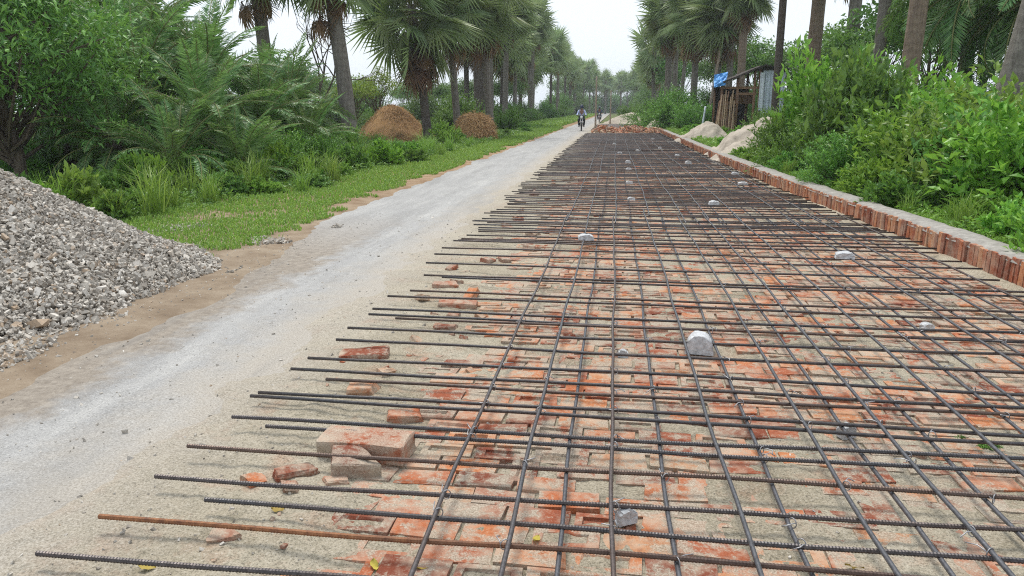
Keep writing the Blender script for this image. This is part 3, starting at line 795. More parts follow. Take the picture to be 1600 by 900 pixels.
px_, py_, h, uu = px_[ok], py_[ok], h[ok], uu[ok]
P = np.stack([px_, py_, h + U(-.035, .018, len(h))], -1)
pm = MB(); pm.add(*stones(P, np.exp(RNG.normal(math.log(.0172), .36, len(P))) * np.where(uu > -60, 1.0, 1.9)))
gxp, gyp = np.meshgrid(np.linspace(-10.6, -3.4, 90), np.linspace(1.9, 9.6, 100))
gz = pile_h(gxp, gyp) - .055
i = (np.arange(99) * 90)[:, None] + np.arange(89)[None]
pm.add(np.stack([gxp, gyp, np.maximum(gz, -.12)], -1).reshape(-1, 3), q2t(np.stack([i, i + 1, i + 91, i + 90], -1).reshape(-1, 4)))
tag(pm.obj('gravel_pile', MAT['stone']), 'big heap of grey crushed stone beside the lane on the left', 'gravel', kind='stuff')
# stray pebbles on the lane and shoulder
n = 2600
sxp = np.concatenate([U(-3.6, -1.0, 1500), U(-4.4, -3.3, 700), U(-.9, 3.3, 400)]); syp = np.concatenate([1.6 + 9 * U(0, 1, 1500) ** 1.5, U(3.4, 8.5, 700), U(1.6, 8, 400)])
zz = np.maximum(np.maximum(lane_z(sxp, syp) * (sxp < -1.75) - (sxp >= -1.75), np.where(sxp > -2.35, sand_z(sxp, syp), -1)), np.where(sxp < -2.7, verge_z(sxp, syp), -1))
ps = np.stack([sxp, syp, zz + .001], -1)
tag(MB().add(*stones(ps, RNG.gamma(2.0, .0024, n) + .0018)).obj('pebbles', MAT['stone']), 'small stray pebbles scattered over lane and sand', 'pebbles', kind='stuff')

# ------------------------------------------------------------------ foliage builders
def leaf_geo(P, D, N, L, W, fold=.18, droop=.15):
    """n folded, pointed leaves of four triangles each"""
    n = len(P); D = unit(D); S = unit(np.cross(D, N)); N = np.cross(S, D)
    L = np.broadcast_to(L, (n,))[:, None]; W = np.broadcast_to(W, (n,))[:, None]
    mid = P + D * L * .45
    V = np.stack([P, mid + S * W * .5 + N * W * fold, P + D * L - N * L * droop, mid - S * W * .5 + N * W * fold, mid], 1)
    F0 = np.array([[0, 1, 4], [1, 2, 4], [2, 3, 4], [3, 0, 4]])
    return V.reshape(-1, 3), (F0[None] + (np.arange(n) * 5)[:, None, None]).reshape(-1, 3)
def blob_dir(n, up=-.15):
    d = unit(RNG.normal(size=(n, 3)))
    d[:, 2] = np.where(d[:, 2] < up, -d[:, 2], d[:, 2])
    return d
def bush_geo(seed, rad, nt, nl, L, W, lumps=9, base=.25, up=.3, stems=22):
    """stems and leafy twigs filling a lumpy dome that stands on z = 0"""
    global RNG
    keep = RNG; RNG = np.random.default_rng(seed)
    rx, ry, rz = rad
    c = blob_dir(lumps, .0) * U(.35, .75, lumps)[:, None]; c[:, 2] = np.abs(c[:, 2])
    lr = U(.3, .55, lumps)
    k = RNG.integers(0, lumps, nt)
    e = c[k] + blob_dir(nt, -.5) * (lr[k] * U(.5, 1.0, nt) ** .5)[:, None]
    e = e * [rx, ry, rz]; e[:, 2] = np.maximum(e[:, 2], .04)
    o = np.stack([e[:, 0] * U(.35, .7, nt), e[:, 1] * U(.35, .7, nt), e[:, 2] * U(.3, .65, nt)], -1)
    t = np.repeat(np.linspace(.15, 1.0, nl)[None], nt, 0) + U(-.03, .03, (nt, nl))
    P = o[:, None] + (e - o)[:, None] * t[..., None]
    P[..., 2] += (.12 * np.sin(t * np.pi) * rz * .3)
    tw = unit(e - o)
    D = tw[:, None] * .55 + unit(RNG.normal(size=(nt, nl, 3))) * .75 + np.array([0, 0, up])
    N = np.array([0, 0, 1.0]) + RNG.normal(0, .45, (nt, nl, 3))
    sz = U(.6, 1.2, nt * nl)
    V, F = leaf_geo(P.reshape(-1, 3), D.reshape(-1, 3), N.reshape(-1, 3), L * sz, W * sz)
    V[:, 2] = np.maximum(V[:, 2], .004)
    st = MB()
    for j in RNG.choice(nt, min(stems, nt), False):
        b = np.array([e[j, 0] * .15, e[j, 1] * .15, -.05])
        st.tube([b, (b + o[j]) / 2 + [0, 0, .08 * rz], o[j], e[j]], [.014 * rz ** .5, .011 * rz ** .5, .007, .003], 4, False)
    RNG = keep
    return (V, F), st
class Plant:      # shared meshes of one plant kind
    def __init__(s, leafmat, stemmat, geo):
        (V, F), st = geo
        s.l = mesh_np('foliage', V, F, leafmat); s.s = st.mesh('stem', stemmat)
    def put(s, name, label, cat, loc, rz, scale, group, parts=('foliage', 'stem'), mat=None):
        t = thing(name, label, cat, loc, rz, group, scale)
        f = link(parts[0], s.l, t); link(parts[1], s.s, t)
        if mat is not None:
            f.material_slots[0].link = 'OBJECT'; f.material_slots[0].material = mat
        return t
bush_broad = [Plant(MAT['bright'], MAT['stem'], bush_geo(100 + k, (1.3, 1.3, 1.6), 400, 13, (.155, .13, .17)[k], (.075, .072, .068)[k], 16)) for k in range(3)]
bush_fine = [Plant(MAT['mid'], MAT['stem'], bush_geo(110 + k, (1.1, 1.1, 1.25), 650, 15, .085, .032, 12)) for k in range(3)]
bush_low = [Plant(MAT['bright'], MAT['stem'], bush_geo(120 + k, (.62, .62, .5), 210, 12, .085, .042, 9, up=.6)) for k in range(4)]

def tree_geo(seed, H, spread, n_cl, n_leaf, L, W, cr=.55, lean=0.0, trunk_r=.16, bare=.35, zc=.66, zr=.36):
    global RNG
    keep = RNG; RNG = np.random.default_rng(seed)
    st = MB(); tips_ = []
    top = np.array([lean * H, RNG.normal(0, .2), H * .62])
    tz = np.linspace(0, 1, 7)
    st.tube(np.outer(tz, top) + np.c_[.12 * np.sin(tz * 5), .1 * np.sin(tz * 4 + 1), tz * 0 - .15 * (tz == 0)], trunk_r * (1 - .65 * tz), 8, False)
    for j in range(n_cl):
        f = U(bare, 1.0); b = top * f
        d = blob_dir(1, -.15 if zr < .4 else -.75)[0]; e = np.array([top[0] * .8, 0, H * zc]) + d * np.array([spread, spread, H * zr]) * U(.45, 1.0)
        m = (b + e) / 2 + RNG.normal(0, .15, 3) + [0, 0, -.1 * H * .2]
        if j % 2 == 0 or n_cl < 40:
            st.tube([b, m, e], [trunk_r * .38 * (1.2 - f), trunk_r * .2, .01], 5, False)
        tips_.append(e)
    tips_ = np.array(tips_); n = n_cl * n_leaf
    C = np.repeat(tips_, n_leaf, 0)
    d = blob_dir(n, -.6); P = C + d * (U(.15, 1, n) ** .6 * cr)[:, None] * np.array([1.15, 1.15, .75])
    D = d * .6 + unit(RNG.normal(size=(n, 3))) * .7 + [0, 0, -.15]; N = np.array([0, 0, 1.0]) + RNG.normal(0, .5, (n, 3))
    sz = U(.6, 1.25, n)
    g = leaf_geo(P, D, N, L * sz, W * sz)
    RNG = keep
    return g, st
tree_dark = [Plant(MAT['dark'], MAT['bark'], tree_geo(200 + k, 6.0, 2.5, 75, 110, .17, .07, .62)) for k in range(2)]
tree_low = Plant(MAT['dark'], MAT['bark'], tree_geo(231, 4.6, 2.5, 170, 110, .16, .05, .5, trunk_r=.13, bare=.25, zc=.58, zr=.46))
tree_far = [Plant(MAT['pale'], MAT['bark'], tree_geo(210 + k, 8.0, 3.4, 70, 70, .34, .17, 1.0)) for k in range(3)]
tree_lime = [Plant(MAT['lime'], MAT['bark'], tree_geo(220 + k, 4.2, 1.5, 34, 45, .16, .08, .42, trunk_r=.09)) for k in range(2)]

# fan leaf of the palmyra palm: stalk along +X, pleated blade
def fan_geo(seed, R=1.15, stalk=1.0, nseg=30, droop=.25, span=2.35):
    r = np.random.default_rng(seed)
    m = MB()
    s = np.linspace(0, 1, 5)
    sag = -.12 * s ** 2
    stalk_m = MB().tube(np.c_[s * stalk, s * 0, sag], .028 * (1 - .45 * s), 5, False)
    hub = np.array([stalk, 0, -.12])
    a = np.linspace(-span, span, nseg) + r.normal(0, .012, nseg); da = 2 * span / nseg
    LR = R * (1 - .30 * (np.abs(a) / span) ** 2.2) * r.uniform(.9, 1.06, nseg)
    def pt(ang, rad, lift):
        x = np.cos(ang) * rad; y = np.sin(ang) * rad
        z = -droop * (rad / R) ** 2 * (.5 + .9 * np.abs(np.sin(ang))) * R * .55 + .22 * np.abs(np.sin(ang * .5)) * rad * .4 + lift
        return hub + np.stack([x, y, z], -1)
    Lp = pt(a - da * .46, LR * .46, -.012); Rp = pt(a + da * .46, LR * .46, -.012); Mp = pt(a, LR * .5, .03)
    Tp = pt(a + r.normal(0, .03, nseg), LR, 0) + np.c_[r.normal(0, .015, (nseg, 2)), -np.abs(r.normal(0, .10, nseg)) * droop * 2]
    Hp = np.repeat(hub[None], nseg, 0)
    V = np.stack([Hp, Lp, Mp, Rp, Tp], 1).reshape(-1, 3)
    F0 = np.array([[0, 1, 2], [0, 2, 3], [1, 4, 2], [2, 4, 3]])
    m.add(V, (F0[None] + (np.arange(nseg) * 5)[:, None, None]).reshape(-1, 3))
    return m, stalk_m
def two_mat(m1, mat1, m2, mat2, name):
    V1, F1 = m1.arrays(); V2, F2 = m2.arrays()
    me = mesh_np(name, np.concatenate([V1, V2]), np.concatenate([F1, F2 + len(V1)]), mat1)
    me.materials.append(mat2)
    idx = np.concatenate([np.zeros(len(F1), np.int32), np.ones(len(F2), np.int32)])
    me.polygons.foreach_set('material_index', idx)
    return me
FAN = [two_mat(*sum(zip(fan_geo(300 + k, U(1.2, 1.4), U(.9, 1.2), 30, .12 + .09 * k), (MAT['fan'], MAT['petiole'])), ()), 'frond') for k in range(5)]
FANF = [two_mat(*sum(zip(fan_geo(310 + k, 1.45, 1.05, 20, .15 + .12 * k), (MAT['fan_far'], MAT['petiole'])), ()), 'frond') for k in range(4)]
DEAD = [two_mat(*sum(zip(fan_geo(320 + k, .95, .9, 22, .75, 1.5), (MAT['dead'], MAT['dead'])), ()), 'dead_frond') for k in range(3)]

def trunk_mesh(name, H, r0, r1, lean, bow, mat, seed=0, rough=.012):
    r = np.random.default_rng(seed); k = 12
    s = np.linspace(0, 1, int(H * 1.6) + 4); z = s * H
    cx = lean[0] * s * H + bow * np.sin(s * np.pi); cy_ = lean[1] * s * H
    rad = r0 + (r1 - r0) * s ** .8 + .06 * np.exp(-z * 2.2)
    rad = rad * (1 + r.normal(0, rough, len(s)))
    return MB().tube(np.c_[cx, cy_, z - .2 * (s == 0)], rad, k).mesh(name, mat, True), np.array([cx[-1], cy_[-1], H])
def frond_rot(az, el, roll=0.0):
    return (Matrix.Rotation(az, 4, 'Z') @ Matrix.Rotation(-el, 4, 'Y') @ Matrix.Rotation(roll, 4, 'X')).to_euler()
def fan_palm(label, loc, H, lean=(0, 0), n=30, ndead=8, r0=.3, r1=.22, bow=0.0, mat='trunk', scale=1.0, group=None, fans=FAN, seed=0, low=-1.05, name='fan_palm', skirt=True):
    r = random.Random(seed)
    t = thing(name, label, 'palm', loc, 0, group)
    me, top = trunk_mesh('trunk', H, r0, r1, lean, bow, MAT[mat], seed)
    link('trunk', me, t)
    for k in range(n):
        f = (k + .5) / n
        el = 1.35 + (low - 1.35) * f ** 1.15 + r.gauss(0, .24)
        az = k * 2.39996 + r.gauss(0, .15)
        p = top + np.array([math.cos(az) * r1 * .7, math.sin(az) * r1 * .7, -.55 * f * scale + .12])
        link('frond', fans[min(len(fans) - 1, int(f * len(fans)))], t, tuple(p), frond_rot(az, el, r.gauss(0, .8)), scale * r.uniform(.72, 1.15))
    for k in range(ndead):
        az = k * 2.39996 * 1.7 + r.uniform(0, .5)
        zd = -.5 - 1.0 * r.random() * scale
        p = top + np.array([math.cos(az) * r1 * .8, math.sin(az) * r1 * .8, zd])
        sx_ = (p[2] / H); p[0] -= lean[0] * (H - p[2]); p[1] -= lean[1] * (H - p[2])
        link('dead_frond', DEAD[k % 3], t, tuple(p), frond_rot(az, -1.15 + r.gauss(0, .15), r.gauss(0, .4)), scale * r.uniform(.75, 1.05))
    return t

# feather leaf of the date palm, arching along +X
def feather_geo(seed, L=2.3, arch=.9, np_=46, ll=.38, lw=.034):
    r = np.random.default_rng(seed)
    s = np.linspace(0, 1, 14); ang = .25 - arch * s ** 1.4 * 1.35
    dx = np.cumsum(np.cos(ang)) * L / 14; dz = np.cumsum(np.sin(ang)) * L / 14
    R = np.c_[dx - dx[0], s * 0, dz - dz[0]]
    st = MB().tube(R, .018 * (1 - .8 * s) + .003, 5, False)
    t = np.linspace(.14, .985, np_)
    P0 = np.stack([np.interp(t, s, R[:, k]) for k in range(3)], -1); T = unit(np.stack([np.interp(t, s, np.gradient(R[:, k])) for k in range(3)], -1))
    m = MB()
    for sd in (-1, 1):
        up_ = np.cross(T, [0, 1.0, 0]) * -1
        D = T * U(.55, .85, np_)[:, None] + np.array([0, sd, 0]) * .8 + unit(up_) * (U(.1, .5, np_))[:, None]
        D[:, 2] -= .15
        prof = np.sin(np.pi * np.clip(t * .85 + .18, 0, 1)) ** .6
        V, F = leaf_geo(P0, D, np.cross(D, T) * sd + [0, 0, .4], ll * prof * U(.85, 1.1, np_), lw, .15, .22)
        m.add(V, F)
    return m, st
FEA = [two_mat(*sum(zip(feather_geo(400 + k, 2.3, .65 + .22 * k), (MAT['date'], MAT['petiole'])), ()), 'frond') for k in range(5)]
def date_palm(label, loc, H, n=60, scale=1.0, r0=.2, group=None, seed=0, low=-.45, mat='trunk_dark', lean=(0, 0)):
    r = random.Random(seed)
    t = thing('date_palm', label, 'palm', loc, 0, group)
    me, top = trunk_mesh('trunk', H, r0, r0 * .8, lean, 0, MAT[mat], seed, .07)
    link('trunk', me, t)
    for k in range(n):
        f = (k + .5) / n
        el = 1.3 + (low - 1.3) * f + r.gauss(0, .24); az = k * 2.39996 + r.gauss(0, .35)
        p = top + np.array([math.cos(az) * r0 * .6, math.sin(az) * r0 * .6, -.3 * f])
        link('frond', FEA[min(4, int(f * 5))], t, tuple(p), frond_rot(az, el, r.gauss(0, .3)), scale * r.uniform(.62, 1.12))
    return t

def gz(x, y):
    z = float(ground_z(np.array([float(x)]), np.array([float(y)]))[0])
    if -10 < x < -2.7:
        z = max(z, float(verge_z(np.array([float(x)]), np.array([float(y)]))[0]))
    return z
def spot(px, Y, dz=0.0):
    x = AT(px, 170, Y)[0]
    return (x, Y, gz(x, Y) + dz)

# ------------------------------------------------------------------ palms on the left
fan_palm('ivy-clad palm trunk, leftmost tall fan palm left of the lane', spot(428, 27), 7.3, (-.05, 0), 34, 6, .26, .22, seed=1)
fan_palm('thick leaning fan palm with bare grey trunk, behind left bushes', spot(547, 25), 6.6, (-.10, 0), 36, 8, .28, .23, .1, seed=2)
fan_palm('dark fan palm with brown hanging dead fronds right behind the large haystack', spot(668, 36), 6.5, (-.10, 0), 58, 18, .23, .19, .05, 'trunk_dark', 1.42, seed=3)
fan_palm('slim grey palm trunk standing between the two haystacks', spot(716, 39), 6.9, (-.07, 0), 38, 6, .20, .17, 0, 'trunk', 1.15, seed=4)
fan_palm('pale palm trunk right behind the small round haystack', spot(767, 41), 7.2, (-.07, 0), 42, 8, .22, .18, 0, 'trunk', 1.2, seed=5)
LG = 'palms in the row along the left of the lane'
yy = 51.0; k = 0
while yy < 190:
    x = float(np.interp(yy, [51, 75, 110, 160, 190], [-9.0, -10.2, -9.8, -8.6, -8.2])) + random.uniform(-1.4, .5)
    fan_palm(f'{ORD[k]} fan palm of the dense receding row left of the lane', (x, yy, gz(x, yy)), min(10.4, 7.3 + (yy - 44) * .075) + random.uniform(-1.5, 1.3), (random.uniform(-.05, .09), 0), random.randint(42, 60) if yy < 90 else 36, random.randint(4, 14) if yy < 90 else 4,
             random.uniform(.18, .26), random.uniform(.15, .2), 0, random.choice(['trunk', 'trunk', 'trunk_dark']), random.uniform(1.0, 1.35), LG, FANF if yy > 60 else FAN, 20 + k, -1.4)
    yy += 3.6 + yy * .03 + random.uniform(-2.2, 2.6); k += 1
yy = 66.0; k = 0
while yy < 120:
    x = -12.2 + random.uniform(-1, 1)
    fan_palm(f'{ORD[k]} fan palm of the second row, behind the left roadside palms', (x, yy, gz(x, yy)), 8.4 + random.uniform(-.8, .8), (random.uniform(-.03, .03), 0), 34, 6, .25, .2, 0, 'trunk_dark', 1.3, 'palms of the second row on the left', FANF, 60 + k, -1.2)
    yy += 8.0; k += 1
# right-hand palms
fan_palm('leftmost tall fan palm of the right-hand clump, hanging over the road', (4.0, 61, gz(4.0, 61)), 8.8, (-.01, 0), 52, 16, .26, .21, 0, 'trunk', 1.3, None, FAN, 80, -1.4)
fan_palm('second fan palm of the right-hand clump, over the round bush', (5.6, 57, gz(5.6, 57)), 8.3, (.0, 0), 50, 16, .26, .21, 0, 'trunk', 1.3, None, FAN, 81, -1.4)
fan_palm('third fan palm of the right-hand clump with dark skirt of fronds', (6.8, 54, gz(6.8, 54)), 8.0, (.01, 0), 50, 20, .26, .21, 0, 'trunk', 1.3, None, FAN, 82, -1.4)
fan_palm('tall palm with pale trunk just left of the shed roof', (7.8, 50, gz(7.8, 50)), 9.2, (-.01, 0), 46, 12, .27, .23, 0, 'trunk_red', 1.15, None, FAN, 83, -1.2)
fan_palm('palm rising behind the shed with grey trunk', (7.6, 53.5, gz(7.6, 53.5)), 8.8, (-.015, 0), 46, 12, .24, .2, 0, 'trunk', 1.15, None, FAN, 84, -1.2)
RG = 'palms in the far row right of the road'
yy = 67.0; k = 0
while yy < 190:
    x = 5.4 + random.uniform(-1.2, 2.0)
    fan_palm(f'{ORD[k]} fan palm of the far receding row right of the road', (x, yy, gz(x, yy)), 9.0 + random.uniform(-1.8, 1.5), (random.uniform(-.06, .05), 0), random.randint(28, 44), 6, random.uniform(.18, .25), .17, 0, 'trunk', random.uniform(1.15, 1.45), RG, FANF, 90 + k, -1.25)
    yy += 5.5 + yy * .035; k += 1
for k, (x, y) in enumerate([(-7, 205), (-3, 225), (1.5, 240), (6, 215), (9.5, 230), (-11, 235), (13, 250)]):
    fan_palm(f'{ORD[k]} hazy fan palm closing the far end of the road', (x, y, gz(x, y)), 10.5 + random.uniform(-1.5, 1.5), (0, 0), 34, 2, .27, .22, 0, 'trunk', 1.5, 'hazy palms at the far end of the road', FANF, 120 + k, -1.2)
fan_palm('slim dark palm trunk right of the tin shed', spot(1211, 34), 9.0, (-.005, 0), 26, 4, .17, .15, 0, 'trunk_dark', 1, None, FAN, 131)
fan_palm('reddish palm trunk behind the tall bright shrub', spot(1262, 36), 9.0, (.01, 0), 26, 4, .34, .28, 0, 'trunk_red', 1, None, FAN, 132)
fan_palm('shaded grey palm trunk left of the brown straight trunk', spot(1362, 30), 8.6, (.012, 0), 24, 4, .23, .2, 0, 'trunk', 1, None, FAN, 133)
fan_palm('straight brown palm trunk rising from the right-hand shrubs', spot(1412, 22), 8.4, (.015, 0), 26, 4, .25, .22, 0, 'trunk_red', 1, None, FAN, 134)
fan_palm('leaning grey palm trunk at the right edge of the picture', spot(1558, 16.5), 7.6, (.13, 0), 26, 4, .30, .25, 0, 'trunk', 1, None, FAN, 135)
fan_palm('pale palm trunk at the top, just right of the reddish trunk', spot(1320, 42), 9.5, (0, 0), 26, 4, .33, .3, 0, 'trunk', 1, None, FAN, 136)

# date palms
DG = 'date palms among the left bushes'
date_palm('bushy date palm in front of the ivy-clad trunk on the left', spot(318, 14.5), 1.3, 70, .85, .2, DG, 1, -.6)
date_palm('date palm with arching fronds behind the gravel heap', spot(215, 16.0), 2.3, 76, 1.1, .2, DG, 2, -.5)
date_palm('tall date palm whose frond tips stand against the sky at upper left', spot(238, 20), 3.9, 64, 1.2, .2, DG, 3, -.4)
date_palm('low date palm clump right of the bushy one, near the lane verge', spot(400, 17.5), 1.2, 70, .85, .18, DG, 4, -.5)
date_palm('dark date palm under the big tree at the left edge', spot(105, 15.5), 2.1, 60, 1.05, .2, DG, 5, -.5)
date_palm('date palm seen low behind the verge weeds, left of the leaning palm', spot(455, 21), 1.7, 66, 1.0, .18, DG, 8, -.5)
date_palm('date palm with drooping fronds between the two right-hand trunks', spot(1500, 25.5), 5.2, 76, 1.6, .22, None, 6, -.8)
date_palm('smaller date palm at the upper right edge behind the leaning trunk', spot(1585, 24), 4.6, 66, 1.5, .22, None, 7, -.7)

for k, (px, Y, H, s_, lab) in enumerate([(265, 13.0, .7, .72, 'low date palm nearest the gravel heap'), (365, 13.8, .5, .68, 'small date palm low in the thicket by the verge'), (330, 17.0, 2.6, .95, 'date palm crown rising behind the bushy one'),
                                         (430, 22.0, 2.2, .9, 'date palm just left of the ivy-clad trunk base'), (170, 13.4, 1.2, .8, 'date palm with pale frond tips beside the leafy tree'), (480, 18.5, .8, .75, 'low date palm right of the thicket near the leaning palm')]):
    date_palm(lab, spot(px, Y), H, 54, s_, .16, DG, 40 + k, -.6)

# ------------------------------------------------------------------ trees and shrubs
tree_low.put('broadleaf_tree', 'big leafy tree with low canopy filling the upper left corner', 'tree', spot(5, 12.4), .4, 1.0, None, ('crown', 'trunk'))
tree_dark[1].put('broadleaf_tree', 'dark leafy tree behind the date palms at upper left', 'tree', spot(150, 23), 2.0, 1.05, None, ('crown', 'trunk'))
BT = 'trees of the backdrop beyond the left field'
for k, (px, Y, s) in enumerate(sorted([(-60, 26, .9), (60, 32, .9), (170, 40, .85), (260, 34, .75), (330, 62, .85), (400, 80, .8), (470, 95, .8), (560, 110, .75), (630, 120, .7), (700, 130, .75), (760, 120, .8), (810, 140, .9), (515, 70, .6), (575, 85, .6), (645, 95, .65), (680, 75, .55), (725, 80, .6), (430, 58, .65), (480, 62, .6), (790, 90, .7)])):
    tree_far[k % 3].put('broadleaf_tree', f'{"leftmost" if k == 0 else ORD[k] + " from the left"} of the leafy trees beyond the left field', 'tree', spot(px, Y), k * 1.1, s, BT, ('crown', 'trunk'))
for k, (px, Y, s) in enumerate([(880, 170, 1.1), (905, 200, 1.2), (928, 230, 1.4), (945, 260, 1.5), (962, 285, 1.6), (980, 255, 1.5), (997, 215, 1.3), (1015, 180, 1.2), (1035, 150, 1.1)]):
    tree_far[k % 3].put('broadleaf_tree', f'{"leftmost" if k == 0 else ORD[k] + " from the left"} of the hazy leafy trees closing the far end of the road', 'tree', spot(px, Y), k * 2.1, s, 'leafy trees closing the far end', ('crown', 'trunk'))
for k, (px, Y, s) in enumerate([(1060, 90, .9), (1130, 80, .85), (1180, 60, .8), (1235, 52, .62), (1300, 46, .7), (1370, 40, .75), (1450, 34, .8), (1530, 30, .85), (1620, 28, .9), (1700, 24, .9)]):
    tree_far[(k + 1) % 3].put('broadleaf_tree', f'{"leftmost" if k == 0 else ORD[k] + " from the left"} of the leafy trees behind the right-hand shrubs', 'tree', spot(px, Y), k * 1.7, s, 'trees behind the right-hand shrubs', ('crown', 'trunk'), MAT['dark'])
tree_lime[0].put('young_tree', 'yellow-green young tree behind the large haystack', 'tree', spot(590, 44), .5, 1.0, None, ('crown', 'trunk'))
tree_lime[1].put('young_tree', 'sparse yellow-green tree between the leaning palm and the haystack', 'tree', spot(555, 38), 1.5, .85, None, ('crown', 'trunk'))
tree_lime[0].put('young_tree', 'bright small tree left of the thick leaning palm', 'tree', spot(455, 33), 2.5, 1.05, None, ('crown', 'trunk'), MAT['mid'])
# bare-branched tree
def bare_tree():
    r = np.random.default_rng(5); m = MB()
    def grow_(p, d, L, rad, depth):
        e = p + d * L; m.tube([p, (p + e) / 2 + r.normal(0, .04 * L, 3), e], [rad, rad * .8, rad * .6], 5, False)
        if depth:
            for _ in range(3 if depth > 1 else 2):
                grow_(e, unit(d + r.normal(0, .42, 3) + [0, 0, .12]), L * r.uniform(.6, .85), rad * .58, depth - 1)
    grow_(np.array([0, 0, -.1]), np.array([-.05, 0, 1.0]), 2.0, .09, 4)
    return m
t = thing('bare_tree', 'thin leafless tree just left of the leaning palm trunk', 'tree', spot(500, 30))
bare_tree().obj('trunk', MAT['bark'], t)

def put(pl, name, label, px, Y, s, rz, grp, mat=None, dz=-.03):
    return pl.put(name, label, 'shrub', spot(px, Y, dz), rz, s, grp, ('foliage', 'stem'), mat)
# left understorey
LB = 'shrubs along the left verge'
left_b = [(30, 11.6, .55), (95, 12.4, .6), (150, 12.2, .62), (205, 13.0, .7), (262, 12.6, .62), (300, 13.2, .75), (345, 13.6, .62), (392, 14.2, .78), (440, 15.6, .82), (470, 18, .9),
          (508, 17.5, .72), (545, 20, .8), (580, 22.5, .62), (615, 25, .5), (415, 24, 1.5), (390, 21, 1.3), (440, 28, 1.5), (345, 19, 1.2), (285, 18, 1.15), (500, 27, 1.15), (130, 17, 1.6), (40, 16, 1.6), (230, 18.5, 1.7), (310, 17.5, 1.7), (365, 20, 1.9), (420, 20.5, 1.7), (465, 23, 1.5), (180, 21, 2.2), (90, 20, 2.2), (280, 24, 2.4), (0, 14, 1.3), (690, 42, 1.1), (735, 46, 1.3), (795, 50, 1.2)]
for k, (px, Y, s) in enumerate(sorted(left_b, key=lambda a: a[1])):
    put(bush_fine[k % 3], 'shrub', f'{ORD[k]} shrub from the camera in the left verge thicket', px, Y, s, k * 1.3, LB, [None, MAT['dark'], MAT['mid']][k % 3])
low_l = [(470, 13.8), (520, 15.6), (555, 17.2), (590, 19.5), (625, 22), (650, 24.5), (672, 27), (690, 30), (640, 20.5), (705, 33), (722, 36), (240, 10.4), (330, 11.6), (200, 10.0), (150, 9.6), (90, 9.6), (40, 9.4), (280, 11.2), (410, 12.6),
         (115, 10.6), (175, 11.4), (225, 12.0), (365, 13.0), (445, 14.6), (495, 15.0), (540, 18.2), (575, 20.8), (605, 23), (20, 10.6), (310, 12.4), (680, 34),
         (800, 44), (815, 48), (830, 54), (845, 60), (858, 66), (790, 41), (870, 75), (880, 88)]
for k, (px, Y) in enumerate(sorted(low_l, key=lambda a: a[1])):
    put(bush_low[k % 4], 'weed_clump', f'{ORD[k]} low leafy weed clump from the camera on the left verge', px + random.uniform(-12, 12), Y + random.uniform(-.5, .5), (lambda q: (q * random.uniform(.8, 1.3), q, q * random.uniform(.6, 1.5)))(random.uniform(.55, 1.3)), k * .9, 'weed clumps on the left verge', [None, MAT['mid'], MAT['lime_leaf'], MAT['mid'], MAT['dark']][k % 5])
under = []
for k in range(22):
    Y = 43 + k * 5.2
    under.append((-9.8 + random.uniform(-1.2, 1.0), Y, random.uniform(1.3, 2.2)))
for k, (x, Y, s_) in enumerate(under):
    bush_fine[k % 3].put('shrub', f'{ORD[k]} bush from the camera at the foot of the left palm row', 'shrub', (x, Y, gz(x, Y) - .05), k * 1.7, s_, 'bushes under the left palm row', ('foliage', 'stem'), [MAT['dark'], MAT['mid']][k % 2])
under = []
for k in range(18):
    Y = 58 + k * 5.5
    under.append((5.4 + random.uniform(-1.4, 1.6), Y, random.uniform(1.3, 2.2)))
for k, (x, Y, s_) in enumerate(under):
    bush_fine[k % 3].put('shrub', f'{ORD[k]} bush from the camera at the foot of the far right palm row', 'shrub', (x, Y, gz(x, Y) - .05), k * 1.7, s_, 'bushes under the right palm row', ('foliage', 'stem'), [MAT['dark'], MAT['mid']][k % 2])
far_b = []
for k in range(14):
    Y = 125 + k * 11
    far_b.append((-8.5 - random.uniform(0, 3), Y, random.uniform(2.6, 4.2)) if k % 2 else (5.6 + random.uniform(0, 3), Y, random.uniform(2.6, 4.2)))
far_b += [(-5.5, 262, 5.0), (-1.5, 272, 5.2), (2.5, 280, 5.0), (6.5, 268, 5.0), (-10, 275, 5.0), (11, 275, 5.0), (-15, 285, 6.0), (16, 285, 6.0)]
for k, (x, Y, s_) in enumerate(sorted(far_b, key=lambda q: q[1])):
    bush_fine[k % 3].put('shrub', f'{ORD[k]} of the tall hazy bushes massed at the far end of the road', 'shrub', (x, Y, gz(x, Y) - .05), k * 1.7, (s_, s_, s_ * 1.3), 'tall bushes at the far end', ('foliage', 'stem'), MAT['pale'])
hedge = [(455, 52, 2.4), (495, 60, 2.8), (530, 56, 2.2), (565, 66, 2.8), (600, 60, 2.2), (635, 70, 2.8), (665, 62, 2.2), (690, 72, 2.6), (715, 64, 2.2), (745, 74, 2.6), (775, 66, 2.4), (420, 50, 2.6), (800, 80, 2.6), (340, 44, 2.4), (380, 46, 2.4)]
for k, (px, Y, s_) in enumerate(sorted(hedge)):
    put(bush_fine[k % 3], 'shrub', f'{"leftmost" if k == 0 else ORD[k] + " from the left"} of the hedge of bushes behind the haystacks', px, Y, (s_, s_, s_ * random.uniform(.75, 1.3)), k * 1.1, 'hedge behind the haystacks', [MAT['pale'], MAT['mid'], MAT['pale']][k % 3])
hedge = [(1175, 56, 2.2), (1215, 50, 2.4), (1245, 46, 2.4), (1275, 42, 2.2), (1310, 38, 2.2), (1345, 36, 2.0), (1385, 32, 2.0), (1430, 29, 2.0), (1480, 27, 2.0), (1530, 25, 2.0), (1590, 23, 2.0)]
